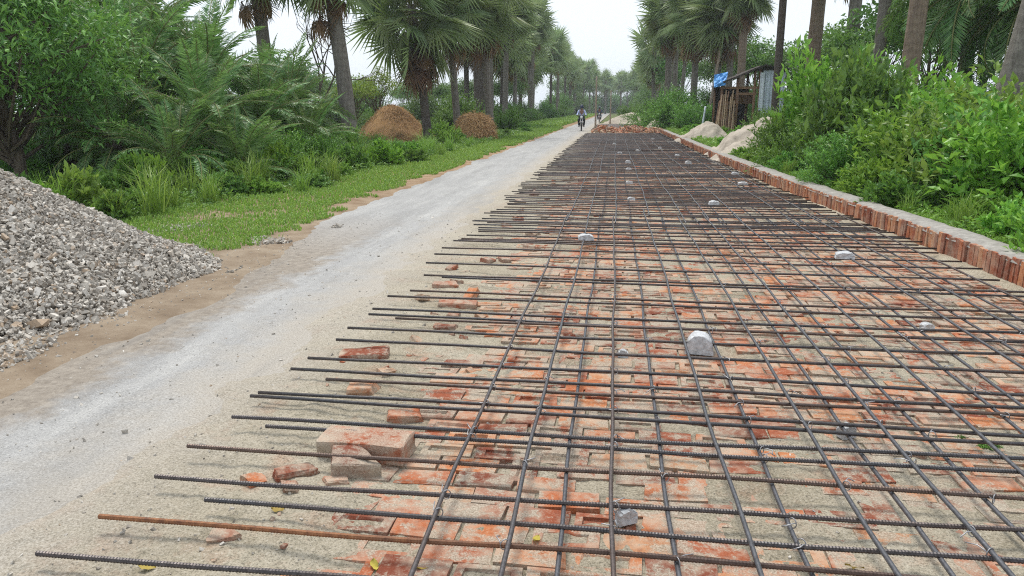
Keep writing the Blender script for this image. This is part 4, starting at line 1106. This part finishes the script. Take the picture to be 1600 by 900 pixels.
for k, (px, Y, s_) in enumerate(sorted(hedge)):
    put(bush_fine[k % 3], 'shrub', f'{"leftmost" if k == 0 else ORD[k] + " from the left"} of the dark bushes behind the right-hand trunks', px, Y, (s_, s_, s_ * random.uniform(.8, 1.25)), k * 1.1, 'dark bushes behind the right-hand trunks', MAT['dark'])
# right-hand thicket
right_b = [(1345, 16.5, (1.15, 1.15, 1.95), 'b'), (1300, 19.5, (1.25, 1.25, 2.15), 'b'), (1385, 17.0, (1.2, 1.2, 1.6), 'b'), (1400, 14.5, 1.15, 'b'), (1450, 12.6, 1.0, 'b'), (1520, 11.8, 1.05, 'b'), (1585, 11.0, 1.1, 'b'), (1640, 10.2, 1.1, 'b'), (1235, 20.5, 1.35, 'f'), (1262, 17.5, 1.05, 'f'),
           (1370, 18.5, 1.25, 'b'), (1480, 15.5, 1.3, 'b'), (1560, 14.5, 1.4, 'b'), (1240, 25, 1.5, 'f'), (1205, 30, 1.1, 'f'), (1330, 13.6, .85, 'f'), (1430, 18, 1.2, 'f'), (1620, 13.5, 1.3, 'f'), (1530, 19, 1.2, 'f')]
for k, (px, Y, s, ty) in enumerate(sorted(right_b, key=lambda a: a[1])):
    put((bush_broad if ty == 'b' else bush_fine)[k % 3], 'shrub', f'{ORD[k]} {"broad-leaved bright" if ty == "b" else "fine-leaved darker"} shrub from the camera right of the kerb', px, Y, s, k * 1.9, 'shrubs right of the kerb', [None, MAT['mid'], MAT['lime_leaf'], None, MAT['dark']][k % 5])
low_r = []
for k in range(34):
    Y = 6.6 + (k / 33) ** 1.25 * 15
    low_r.append((float(kerbX(Y)) + .78 + (k % 3) * .7 + random.uniform(-.15, .3), Y))
for k, (x, Y) in enumerate(low_r):
    bush_low[k % 4].put('weed_clump', f'{ORD[k]} low bright weed clump from the camera right of the kerb', 'shrub', (x, Y, gz(x, Y) - .02), k * .9, random.uniform(.75, 1.25), 'weed clumps right of the kerb', ('foliage', 'stem'), MAT['mid'] if k % 4 == 0 else None)
low_r2 = [(4.2, 28.5), (4.9, 31), (4.6, 37), (5.4, 39.5), (3.9, 41), (4.8, 44), (6.2, 38.5), (7.2, 39), (6.0, 35), (5.6, 28), (4.2, 48), (3.8, 53)]
for k, (x, Y) in enumerate(low_r2):
    bush_low[k % 4].put('weed_clump', f'{ORD[k]} bright weed clump from the camera around the shed and sand heaps', 'shrub', (x, Y, gz(x, Y) - .02), k * .9, random.uniform(1.0, 1.5), 'weed clumps near the shed', ('foliage', 'stem'))
for px, py, lab, s_ in [(1545, 697, 'small green weed sprouting between bricks at the right', .10), (1500, 684, 'tiny green sprig on the bricks beside the small weed', .06)]:
    p = G(px, py, 0)
    bush_low[0].put('weed_sprig', lab, 'weed', (p[0], p[1], -.01), 1.0, (s_ * 1.5, s_, s_ * .6), None, ('foliage', 'stem'), MAT['mid'])
# round bushes left of the shed
for k, (px, Y, s) in enumerate([(1048, 52, 2.2), (1088, 48, 1.7), (1012, 66, 2.1), (1104, 55, 2.2), (988, 86, 2.0)]):
    put(bush_fine[k % 3], 'shrub', f'{ORD[k]} of the round green bushes left of the shed', px, Y, s, k, 'round bushes left of the shed', MAT['mid'])

# ------------------------------------------------------------------ grass
def blades(P, H, W):
    n = len(P); a = U(0, 6.28, n); d = np.stack([np.cos(a), np.sin(a), a * 0], -1)
    s = np.stack([-d[:, 1], d[:, 0], a * 0], -1); lean = U(.1, .9, n)[:, None]; H = H[:, None]; W = W[:, None]
    V = np.stack([P - s * W * .5, P + s * W * .5, P + d * H * lean * .4 + [0, 0, 1] * H * .6 + s * W * .4, P + d * H * lean * .4 + [0, 0, 1] * H * .6 - s * W * .4, P + d * H * lean + [0, 0, 1] * H * (1 - .3 * lean)], 1)
    F0 = np.array([[0, 1, 2], [0, 2, 3], [3, 2, 4]])
    return V.reshape(-1, 3), (F0[None] + (np.arange(n) * 5)[:, None, None]).reshape(-1, 3)
def ggrid(xs, ys):
    g = ground_z(xs, ys)
    return np.where((xs > -9.8) & (xs < -2.8), np.maximum(verge_z(xs, ys), g), g)
n = 140000
gy_ = 5.5 * (60 / 5.5) ** (U(0, 1, n)); gx_ = laneL(gy_) - .10 - 5.2 * U(0, 1, n) ** 1.15
edge = laneL(gy_) - np.interp(gy_, [5, 8, 10, 16, 60], [1.2, .42, .20, .22, .25]) + fbm(gy_ * 0, gy_, 1.3, 3) * .9 + fbm(gx_, gy_, .4, 3) * 1.0
ok = (gx_ < edge) & (pile_h(gx_, gy_) < .03) & (fbm(gx_, gy_, 1.1, 4) > -.30 + U(-.1, .1, n))
gx_, gy_ = gx_[ok], gy_[ok]
H = np.interp(gy_, [5, 12, 60], [.045, .055, .12]) * U(.5, 1.4, len(gx_)) * (1 + 1.6 * np.clip(laneL(gy_) - 1.6 - gx_, 0, 2) * .4)
g1 = blades(np.stack([gx_, gy_, ggrid(gx_, gy_)], -1), H, np.interp(gy_, [5, 60], [.010, .055]) * U(.7, 1.3, len(gx_)))
tag(MB().add(*g1).obj('grass', MAT['grass']), 'short green grass on the verge left of the lane', 'grass', kind='stuff')
n = 85000
gy_ = 5.0 * (55 / 5.0) ** (U(0, 1, n)); gx_ = kerbX(gy_) + .36 + 4.2 * U(0, 1, n) ** 1.3
H = np.interp(gy_, [5, 60], [.10, .25]) * U(.5, 1.5, len(gx_))
g2 = blades(np.stack([gx_, gy_, ground_z(gx_, gy_)], -1), H, np.interp(gy_, [5, 60], [.009, .045]) * U(.7, 1.3, len(gx_)))
tag(MB().add(*g2).obj('grass', MAT['grass']), 'green grass growing behind the brick kerb on the right', 'grass', kind='stuff')
n = 36000
gy_ = 60 * (200 / 60) ** (U(0, 1, n)); sgn = U(0, 1, n) < .6
gx_ = np.where(sgn, laneL(gy_) - .6 - 7 * U(0, 1, n), 3.3 + 6 * U(0, 1, n))
g3 = blades(np.stack([gx_, gy_, ggrid(gx_, gy_)], -1), U(.15, .5, n), U(.07, .16, n))
tag(MB().add(*g3).obj('grass', MAT['grass']), 'far grass on both sides of the road towards the horizon', 'grass', kind='stuff')
# leafy ground cover under the shrubs
def cover(n, xf, yr, L, mat, label):
    y = yr[0] * (yr[1] / yr[0]) ** U(0, 1, n); x = xf(y, U(0, 1, n))
    k = np.interp(y, [6, 40], [1, 2.4])
    hh = np.clip(.10 + fbm(x, y, .7, 3) * .5, .02, .5) * U(.2, 1.1, n)
    P = np.stack([x, y, ggrid(x, y) + hh], -1)
    D = unit(RNG.normal(size=(n, 3)) * [1, 1, .4] + [0, 0, .35]); N = np.array([0, 0, 1.0]) + RNG.normal(0, .4, (n, 3))
    tag(MB().add(*leaf_geo(P, D, N, L * k * U(.6, 1.3, n), L * .5 * k * U(.7, 1.2, n))).obj('ground_cover', mat), label, 'ground cover', kind='stuff')
cover(36000, lambda y, u: kerbX(y) + .48 + 5.5 * u ** 1.2, (5.5, 45), .075, MAT['bright'], 'bright leafy ground cover between kerb and right-hand shrubs')
cover(30000, lambda y, u: laneL(y) - np.interp(y, [9, 12, 25], [2.6, 1.9, 1.6]) - 6 * u, (8.8, 70), .07, MAT['mid'], 'dark leafy ground cover under the left thicket')

def tuft_mesh(seed, n=90):
    global RNG
    keep = RNG; RNG = np.random.default_rng(seed)
    a = U(0, 6.28, n); r = .12 * U(0, 1, n) ** .5
    V, F = blades(np.stack([r * np.cos(a), r * np.sin(a), a * 0 - .02], -1), U(.25, .8, n), U(.008, .016, n))
    RNG = keep
    return mesh_np('grass_tuft', V, F, MAT['grass'])
tufts = [tuft_mesh(500 + k) for k in range(4)]
tl = []
for k in range(40):
    Y = 9.0 + (k / 39) ** 1.4 * 22
    tl.append((float(laneL(Y)) - 1.5 - (0.9 if Y < 12 else 0) - random.uniform(0, 1.6), Y))
for k, (x, Y) in enumerate(tl):
    o = link('grass_tuft', tufts[k % 4], None, (x, Y, gz(x, Y)), (0, 0, k * 1.3), random.uniform(.6, 1.3))
    tag(o, f'{ORD[k]} tall grass tuft from the camera along the left verge bushes', 'grass tuft', 'tall grass tufts on the left verge')
tl = []
for k in range(30):
    Y = 6.2 + (k / 29) ** 1.4 * 18
    tl.append((float(kerbX(Y)) + random.uniform(.5, 1.6), Y))
for k, (x, Y) in enumerate(tl):
    o = link('grass_tuft', tufts[k % 4], None, (x, Y, gz(x, Y)), (0, 0, k * 1.3), random.uniform(.4, .9))
    tag(o, f'{ORD[k]} tall grass tuft from the camera just behind the right kerb', 'grass tuft', 'tall grass tufts behind the kerb')

# ------------------------------------------------------------------ haystacks
def haystack(label, px, Y, w, h, seed, flat):
    p = spot(px, Y); t = thing('haystack', label, 'haystack', p, 0, 'haystacks')
    k = 40; m = 12; r = np.random.default_rng(seed)
    s = np.linspace(0, 1, m); a = np.arange(k) / k * 2 * np.pi
    if flat: prof = np.c_[w / 2 * np.interp(s, [0, .1, .2, .85, .94, 1], [.88, 1.0, .97, .30, .17, 0]), h * np.interp(s, [0, .1, .2, .85, .94, 1], [-.1, .10, .24, .90, .98, 1])]
    else: prof = np.c_[w / 2 * np.cos(s ** 1.3 * np.pi / 2) ** .62, h * np.sin(s ** 1.3 * np.pi / 2) - .03]
    V = []
    for i, (rr, z) in enumerate(prof):
        q = rr * (1 + .08 * np.sin(a * 3 + seed) + .05 * np.sin(a * 2 + 2 * seed + i * .5) + r.normal(0, .035, k))
        V.append(np.c_[q * np.cos(a), q * np.sin(a), np.full(k, z) + r.normal(0, .012, k)])
    V = np.concatenate(V)
    i = np.arange(m - 1)[:, None] * k; j = np.arange(k)[None]
    MB().add(V, q2t(np.stack([i + j, i + (j + 1) % k, i + k + (j + 1) % k, i + k + j], -1).reshape(-1, 4))).obj('stack', MAT['hay'], t, True)
    n = 9000
    u = U(0, 1, n); aa = U(0, 6.28, n); rr = np.interp(u, s, prof[:, 0]) * (1 + .06 * np.sin(aa * 3 + seed)); z = np.interp(u, s, prof[:, 1])
    P = np.stack([rr * np.cos(aa), rr * np.sin(aa), z], -1); out = unit(np.stack([np.cos(aa), np.sin(aa), aa * 0 + .6], -1))
    D = unit(RNG.normal(size=(n, 3)) * .7 + np.stack([np.cos(aa), np.sin(aa), aa * 0 - 1.2], -1) * .7)
    L = U(.12, .32, n)
    o = MB().add(*leaf_geo(P, D, out, L, .022, .1, .1)).obj('straw', MAT['straw'], t)
    o['kind'] = 'stuff'
haystack('large brown cone-shaped haystack left of the lane', 612, 38, 4.0, 2.0, 1, True)
haystack('smaller round orange-brown haystack right of the large one', 741, 36, 1.95, 1.28, 2, False)

# ------------------------------------------------------------------ heaps of sand and bricks
def mound(label, cx, cy_, wx, wy, h, seed, name='sand_heap', mat='mound', ridge=0.0):
    xs = np.linspace(-1.15, 1.15, 60); X, Y = np.meshgrid(xs, xs)
    r = np.sqrt(X ** 2 + Y ** 2) * (1 + fbm(X + seed * 9, Y, .6, 3) * .5)
    Z = h * np.maximum(1.0 - r, -.1) ** 1.0 if False else h * (np.clip(1 - r, -.12, 1) - .25 * np.clip(.3 - r, 0, 1))
    Z = Z + fbm(X + seed * 5, Y + 3, .32, 4) * .34 * h + fbm(X + seed * 5, Y + 3, .09, 2) * .10 * h
    base = ground_z(X * wx + cx, Y * wy + cy_)
    V = np.stack([X * wx, Y * wy, Z], -1).reshape(-1, 3)
    i = (np.arange(59) * 60)[:, None] + np.arange(59)[None]
    o = MB().add(V, q2t(np.stack([i, i + 1, i + 61, i + 60], -1).reshape(-1, 4))).obj(name, MAT[mat], None, True)
    o.location = (cx, cy_, float(base.mean()) + .02)
    return tag(o, label, 'sand', 'sand heaps beside the road')
mound('rounded pale sand heap behind the kerb, nearer the brick heap', 4.05, 34.5, 1.45, 1.5, .95, 1)
mound('tall pale sand heap spilling over the kerb beside the shrubs', 4.35, 23.6, 1.4, 1.7, 1.35, 2)
mound('low sand spill at the foot of the tall heap, touching the kerb', 3.75, 22.6, .9, 1.5, .62, 3)
mound('small yellowish sand heap right of the brick heap', 2.95, 56, .9, 1.0, .9, 4)
mound('wide pale heap of sand across the far end of the road bed', 1.6, 80, 3.0, 3.0, 1.25, 5)
def bheap():
    m = MB(); r = random.Random(4)
    V, F = brick_mesh(None, None, frog=False, seed=3)
    for k in range(520):
        u = r.uniform(-2.15, 2.35); v = r.gauss(0, 1.0)
        hh = max(0, .42 * (1 - (abs(v) / 2.2) ** 1.5)) * (.55 + .45 * math.sin(u * 1.7 + 1) ** 2) * min(1, (2.5 - abs(u)) * 1.4)
        z = r.uniform(.3, 1) * hh + .06
        m.add(V @ np.array(Euler((r.gauss(0, .7), r.gauss(0, .7), r.uniform(0, 6.3))).to_matrix()).T + [u, v, z], F)
    return m
o = tag(bheap().obj('brick_heap', MAT['heap_brick']), 'heap of loose orange bricks dumped across the road bed', 'bricks', kind='stuff')
o.location = (.75, 49, 0)

# ------------------------------------------------------------------ shed, tarpaulin, poles
SY = 41.0
sx0 = lambda px: AT(px, 170, SY)[0]
shed = thing('shed', 'open roadside shed of wooden posts with dark sloping roof and tin wall', 'shed', (sx0(1165), SY, gz(sx0(1165), SY)))
ox = sx0(1165)
zb = gz(ox, SY)
for (px, dy, top) in [(1126, 0, 2.7), (1150, 0, 3.0), (1176, 0, 3.3), (1184, 0, 3.4), (1128, 3.4, 2.8), (1182, 3.4, 3.4), (1220, 0, 3.2)]:
    x = sx0(px) - ox
    MB().tube([(x, dy, -.2), (x + .03, dy, top * .5), (x, dy, top)], .07, 7).obj('post', MAT['wood'], shed, True)
def slab(name, P, th, mat, nx=14, wav=.0, freq=0):
    """sloping sheet from a 3-point profile in x,z extruded along y, with thickness"""
    m = MB()
    (xa, za), (xb, zb_), y0, y1 = P
    u = np.linspace(0, 1, nx * 6); v = np.linspace(0, 1, 8)
    UU, VV = np.meshgrid(u, v)
    X = xa + (xb - xa) * UU; Z = za + (zb_ - za) * UU + wav * np.sin(VV * freq); Y = y0 + (y1 - y0) * VV
    Z = Z + fbm(X, Y, .6, 3) * .08
    n1, n2 = len(u), len(v); i = (np.arange(n2 - 1) * n1)[:, None] + np.arange(n1 - 1)[None]
    Q = np.stack([i, i + 1, i + n1 + 1, i + n1], -1).reshape(-1, 4)
    T = np.stack([X, Y, Z], -1).reshape(-1, 3)
    m.add(T, q2t(Q)); m.add(T - [0, 0, th], q2t(Q[:, ::-1]))
    m.add(np.concatenate([T[:n1], T[:n1] - [0, 0, th]]), q2t(np.stack([np.arange(n1 - 1), np.arange(n1 - 1) + n1, np.arange(1, n1) + n1, np.arange(1, n1)], -1)))
    return m.obj(name, mat, shed)
slab('roof', ((sx0(1118) - ox, 2.65), (sx0(1191) - ox, 3.62), -.5, 4.0), .10, MAT['roof'])
slab('roof', ((sx0(1190) - ox, 3.58), (sx0(1226) - ox, 3.38), -.4, 4.0), .07, MAT['roof'])
def corr(name, x0, x1, z0, z1, y, mat, ax='x', wl=.16):
    n = int((x1 - x0) / wl * 8); u = np.linspace(x0, x1, n); w = .022 * np.sin(u / wl * 2 * np.pi)
    V = []
    for z in (z0, z1):
        V.append(np.c_[u, y + w, np.full(n, z)] if ax == 'x' else np.c_[y + w, u, np.full(n, z)])
    V = np.concatenate(V); i = np.arange(n - 1)
    return MB().add(V, q2t(np.stack([i, i + 1, i + n + 1, i + n], -1))).obj(name, MAT[mat], shed, True)
corr('tin_panel', sx0(1188) - ox, sx0(1205) - ox, -.05, 3.3, -.1, 'tin'); corr('tin_panel', sx0(1204) - ox, sx0(1222) - ox, -.05, 3.2, -.13, 'tin')
corr('tin_panel', -.1, 3.4, -.05, 3.3, sx0(1222) - ox, 'tin', 'y'); corr('tin_panel', sx0(1183) - ox, sx0(1190) - ox, 1.3, 3.2, -.2, 'tin_white')
corr('tin_panel', sx0(1126) - ox, sx0(1186) - ox, .1, 2.6, 3.45, 'roof')
for (pa, pb, z) in [(1124, 1186, 2.45), (1150, 1180, 2.15), (1126, 1150, 1.7)]:
    MB().box(((sx0(pa) + sx0(pb)) / 2 - ox, -.02, z), (sx0(pb) - sx0(pa), .06, .12)).obj('beam', MAT['wood'], shed)
MB().box((sx0(1165) - ox, 1.4, 1.9), (1.1, .5, .5)).obj('shelf_board', MAT['wood'], shed)
# tarpaulin
u = np.linspace(0, 1, 24); UU, VV = np.meshgrid(u, u)
c00 = AT(1115, 137, 40.4); c10 = AT(1133, 133, 40.5); c01 = AT(1116, 117, 40.9); c11 = AT(1138, 112, 41.1)
PP = (c00[None, None] * ((1 - UU) * (1 - VV))[..., None] + c10 * (UU * (1 - VV))[..., None] + c01 * ((1 - UU) * VV)[..., None] + c11 * (UU * VV)[..., None])
PP[..., 1] += fbm(UU, VV, .25, 3) * .35
i = (np.arange(23) * 24)[:, None] + np.arange(23)[None]; Q = np.stack([i, i + 1, i + 25, i + 24], -1).reshape(-1, 4)
Pf = PP.reshape(-1, 3)
tm = MB().add(Pf, q2t(Q)); tm.add(Pf + [0, .02, 0], q2t(Q[:, ::-1]))
tag(tm.obj('tarpaulin', MAT['tarp'], None, True), 'bright blue tarpaulin hung over the low edge of the shed roof', 'tarpaulin')
# leaning bamboo poles
for k in range(15):
    px0 = 1117 + k * 2.2 + random.uniform(-1, 1); px1 = 1124 + k * 1.7 + random.uniform(-3, 3)
    a = AT(px0, 170, SY - 1.0 + random.uniform(-.3, .2)); b = AT(px1, 170, SY - .35)
    z0 = gz(a[0], a[1]) - .05; z1 = 2.2 + random.uniform(-.5, .25)
    s = np.linspace(0, 1, 9)[:, None]
    P = np.array([a[0], a[1], z0]) * (1 - s) + np.array([b[0], b[1], z1]) * s
    o = MB().tube(P, .032 + .004 * (np.arange(9) % 2), 6).obj('bamboo_pole', MAT['bamboo'] if k % 3 else MAT['wood'], None, True)
    tag(o, f'{"leftmost" if k == 0 else ORD[k] + " from the left"} of the brown poles leaning against the shed front', 'pole', 'poles leaning on the shed')
# short white post in the weeds, poles beside the road
def pole(name, label, px, Y, h, r, lean, mat, grp=None, wires=False):
    p = spot(px, Y); t = thing(name, label, 'pole', p, 0, grp)
    s = np.linspace(0, 1, 6)
    MB().tube(np.c_[lean * s * h, s * 0, s * h - .2 * (s == 0)], r * (1 - .3 * s), 8).obj('shaft', MAT[mat], t, True)
    if wires:
        MB().box((lean * h, 0, h - .35), (1.3, .08, .09)).obj('crossarm', MAT['wood'], t)
        for q in (-.55, 0, .55):
            MB().lathe([(0, 0), (.045, .01), (.05, .05), (.03, .07), (.045, .10), (0, .13)], 8, (lean * h + q, 0, h - .30)).obj('insulator', MAT['block'], t, True)
    return p
pole('marker_post', 'short white post in the weeds left of the shed', 1098, 43, 1.5, .07, .10, 'tin_white')
pole('roadside_pole', 'thin brown pole at the lane edge beside the nearer motorbike', 931, 57, 3.9, .075, 0, 'pole', 'poles at the lane edge')
pole('roadside_pole', 'thin pole beyond the brick heap, right of the farther motorbike', 954, 78, 3.4, .075, 0, 'pole', 'poles at the lane edge')
pp = pole('utility_pole', 'pale leaning utility pole in front of the right palm clump', 1104, 53, 9.6, .10, .13, 'pole', None, True)
for k, q in enumerate((-.55, 0, .55)):
    a = np.array([pp[0] + .13 * 9.6 + q, pp[1], pp[2] + 9.45]); b = a + [26, -14, -.3]; s = np.linspace(0, 1, 24)[:, None]
    P = a * (1 - s) + b * s; P[:, 2] -= (4 * s * (1 - s)).ravel() * .7
    tag(MB().tube(P, .011, 5).obj('power_line', MAT['black']), f'{["left", "middle", "right"][k]} power line running from the leaning pole to the right', 'wire', 'power lines')

# ------------------------------------------------------------------ riders on motorbikes
def skin_obj(name, J, E, mat, parent, grow_=0.0, root=0):
    ks = list(J); me = bpy.data.meshes.new(name)
    me.from_pydata([J[k][0] for k in ks], [(ks.index(a), ks.index(b)) for a, b in E], [])
    me.materials.append(mat)
    o = link(name, me, parent)
    md = o.modifiers.new('Skin', 'SKIN'); md.use_smooth_shade = True
    for k, v in zip(ks, me.skin_vertices[0].data):
        r = J[k][1] + grow_; v.radius = (r, r)
    me.skin_vertices[0].data[root].use_root = True
    ss = o.modifiers.new('Subdivision', 'SUBSURF'); ss.levels = 1; ss.render_levels = 2
    return o
def rider(loc, rz, shirt, lab_p, lab_b, paint, helmet_mat):
    J = {'pelvis': ((0, -.15, .86), .145), 'waist': ((0, -.12, 1.02), .135), 'chest': ((0, -.05, 1.24), .155), 'neck': ((0, -.01, 1.42), .06), 'head0': ((0, .01, 1.52), .085), 'head1': ((0, .02, 1.66), .10)}
    E = [('pelvis', 'waist'), ('waist', 'chest'), ('chest', 'neck'), ('neck', 'head0'), ('head0', 'head1')]
    for s, q in ((-1, 'l'), (1, 'r')):
        J.update({'sh' + q: ((.19 * s, -.03, 1.36), .065), 'el' + q: ((.29 * s, .14, 1.13), .047), 'wr' + q: ((.30 * s, .37, 1.05), .035), 'ha' + q: ((.30 * s, .43, 1.04), .036),
                  'hp' + q: ((.11 * s, -.10, .84), .095), 'kn' + q: ((.20 * s, .28, .74), .065), 'an' + q: ((.17 * s, .05, .34), .045), 'to' + q: ((.17 * s, .20, .29), .04)})
        E += [('chest', 'sh' + q), ('sh' + q, 'el' + q), ('el' + q, 'wr' + q), ('wr' + q, 'ha' + q), ('pelvis', 'hp' + q), ('hp' + q, 'kn' + q), ('kn' + q, 'an' + q), ('an' + q, 'to' + q)]
    pr = thing('person', lab_p, 'person', loc, rz)
    skin_obj('body', J, E, MAT['skin'], pr)
    sub = lambda ks: ({k: J[k] for k in ks}, [e for e in E if e[0] in ks and e[1] in ks])
    a, b = sub(['pelvis', 'waist', 'chest', 'shl', 'shr', 'ell', 'elr', 'wrl', 'wrr']); skin_obj('shirt', a, b, MAT[shirt], pr, .014)
    a, b = sub(['pelvis', 'hpl', 'hpr', 'knl', 'knr', 'anl', 'anr']); skin_obj('trousers', a, b, MAT['trousers'], pr, .016)
    MB().lathe([(.118, 0), (.135, .06), (.135, .13), (.11, .20), (.06, .24), (0, .25)], 16, (0, .015, 1.52)).obj('helmet', MAT[helmet_mat], pr, True)
    MB().box((0, .09, 1.585), (.03, .03, .04)).obj('nose', MAT['skin'], pr)
    bk = thing('motorbike', lab_b, 'motorbike', loc, rz)
    def wheel(y):
        a = np.linspace(0, 2 * np.pi, 25)
        w = MB().tube(np.c_[a * 0, y + .27 * np.cos(a), .31 + .27 * np.sin(a)], .045, 8, False).obj('wheel', MAT['black'], bk, True)
        rim = MB().tube(np.c_[a * 0, y + .21 * np.cos(a), .31 + .21 * np.sin(a)], .016, 6, False)
        for q in np.linspace(0, np.pi, 4)[:-1]:
            d = np.array([0, math.cos(q), math.sin(q)]) * .21
            rim.tube([np.array([0, y, .31]) - d, np.array([0, y, .31]) + d], .008, 4)
        rim.obj('rim', MAT['chrome'], w, True)
    wheel(.68); wheel(-.60)
    MB().tube([(0, -.1, .72), (0, .1, .80), (0, .30, .80), (0, .42, .72)], [.07, .13, .12, .05], 10).obj('tank', MAT[paint], bk, True)
    MB().tube([(0, .05, .78), (0, -.25, .76), (0, -.65, .80)], [.08, .12, .07], 10).obj('seat', MAT['black'], bk, True)
    MB().tube([(0, .1, .55), (0, .1, .35)], [.13, .15], 10).obj('engine', MAT['dark_metal'], bk, True)
    for s in (-1, 1):
        MB().tube([(.07 * s, .68, .31), (.07 * s, .45, .95)], .022, 6).obj('fork', MAT['chrome'], bk, True)
        MB().tube([(.17 * s, .3, .33), (.16 * s, -.5, .36), (.16 * s, -.8, .42)], [.03, .04, .05], 6).obj('exhaust', MAT['chrome'], bk, True) if s > 0 else None
        MB().box((.17 * s, .12, .275), (.12, .07, .03)).obj('footrest', MAT['black'], bk)
        MB().tube([(.2 * s, .42, 1.08), (.27 * s, .40, 1.25)], .009, 5).obj('mirror_stem', MAT['dark_metal'], bk)
    MB().tube([(-.36, .40, 1.03), (-.15, .44, 1.05), (.15, .44, 1.05), (.36, .40, 1.03)], .02, 6).obj('handlebar', MAT['dark_metal'], bk, True)
    MB().lathe([(0, .10), (.06, .09), (.10, .02), (.10, 0)], 12).obj('headlamp_shell', MAT[paint], bk, True)
    sh = bk.children[-1] if bk.children else None
    l = MB().tube([(0, .50, .93), (0, .57, .93)], [.10, .095], 14).obj('headlamp', MAT['lamp'], bk, True)
    a = np.linspace(.2, 2.3, 9)
    MB().tube(np.c_[a * 0, .68 + .34 * np.cos(a), .31 + .34 * np.sin(a)], .05, 6).obj('mudguard', MAT[paint], bk, True)
    MB().tube([(0, .42, .8), (0, .1, .45), (0, -.55, .34)], .035, 6).obj('frame', MAT['dark_metal'], bk, True)
    for o in list(bk.children):
        if o.name.startswith('headlamp_shell'):
            o.rotation_euler = (math.pi / 2, 0, 0); o.location = (0, .50, .93)
rider((float(AT(909, 170, 53)[0]), 53, .01), math.pi + .04, 'shirt_blue', 'rider in pale blue shirt and helmet, nearer motorbike on the lane', 'nearer dark motorbike coming along the dusty lane', 'paint_black', 'helmet')
rider((float(AT(945, 170, 88)[0]) - .6, 88, .01), math.pi, 'shirt_dark', 'rider in dark clothes on the farther motorbike', 'farther motorbike near the roadside poles', 'paint_red', 'helmet')

# ------------------------------------------------------------------ haze
hz = MB().box((0, 210, 11.5), (900, 600, 26)).obj('haze', None)
hm = NT('humid_air')
pv = hm.n('ShaderNodeVolumePrincipled')
pv.inputs['Color'].default_value = (.86, .91, .97, 1)
pv.inputs['Density'].default_value = .0007
hm.l(pv.outputs[0], hm.out.inputs['Volume'])
hz.data.materials.append(hm.m)
tag(hz, 'pale humid haze in the air over the whole road', 'haze', kind='stuff')
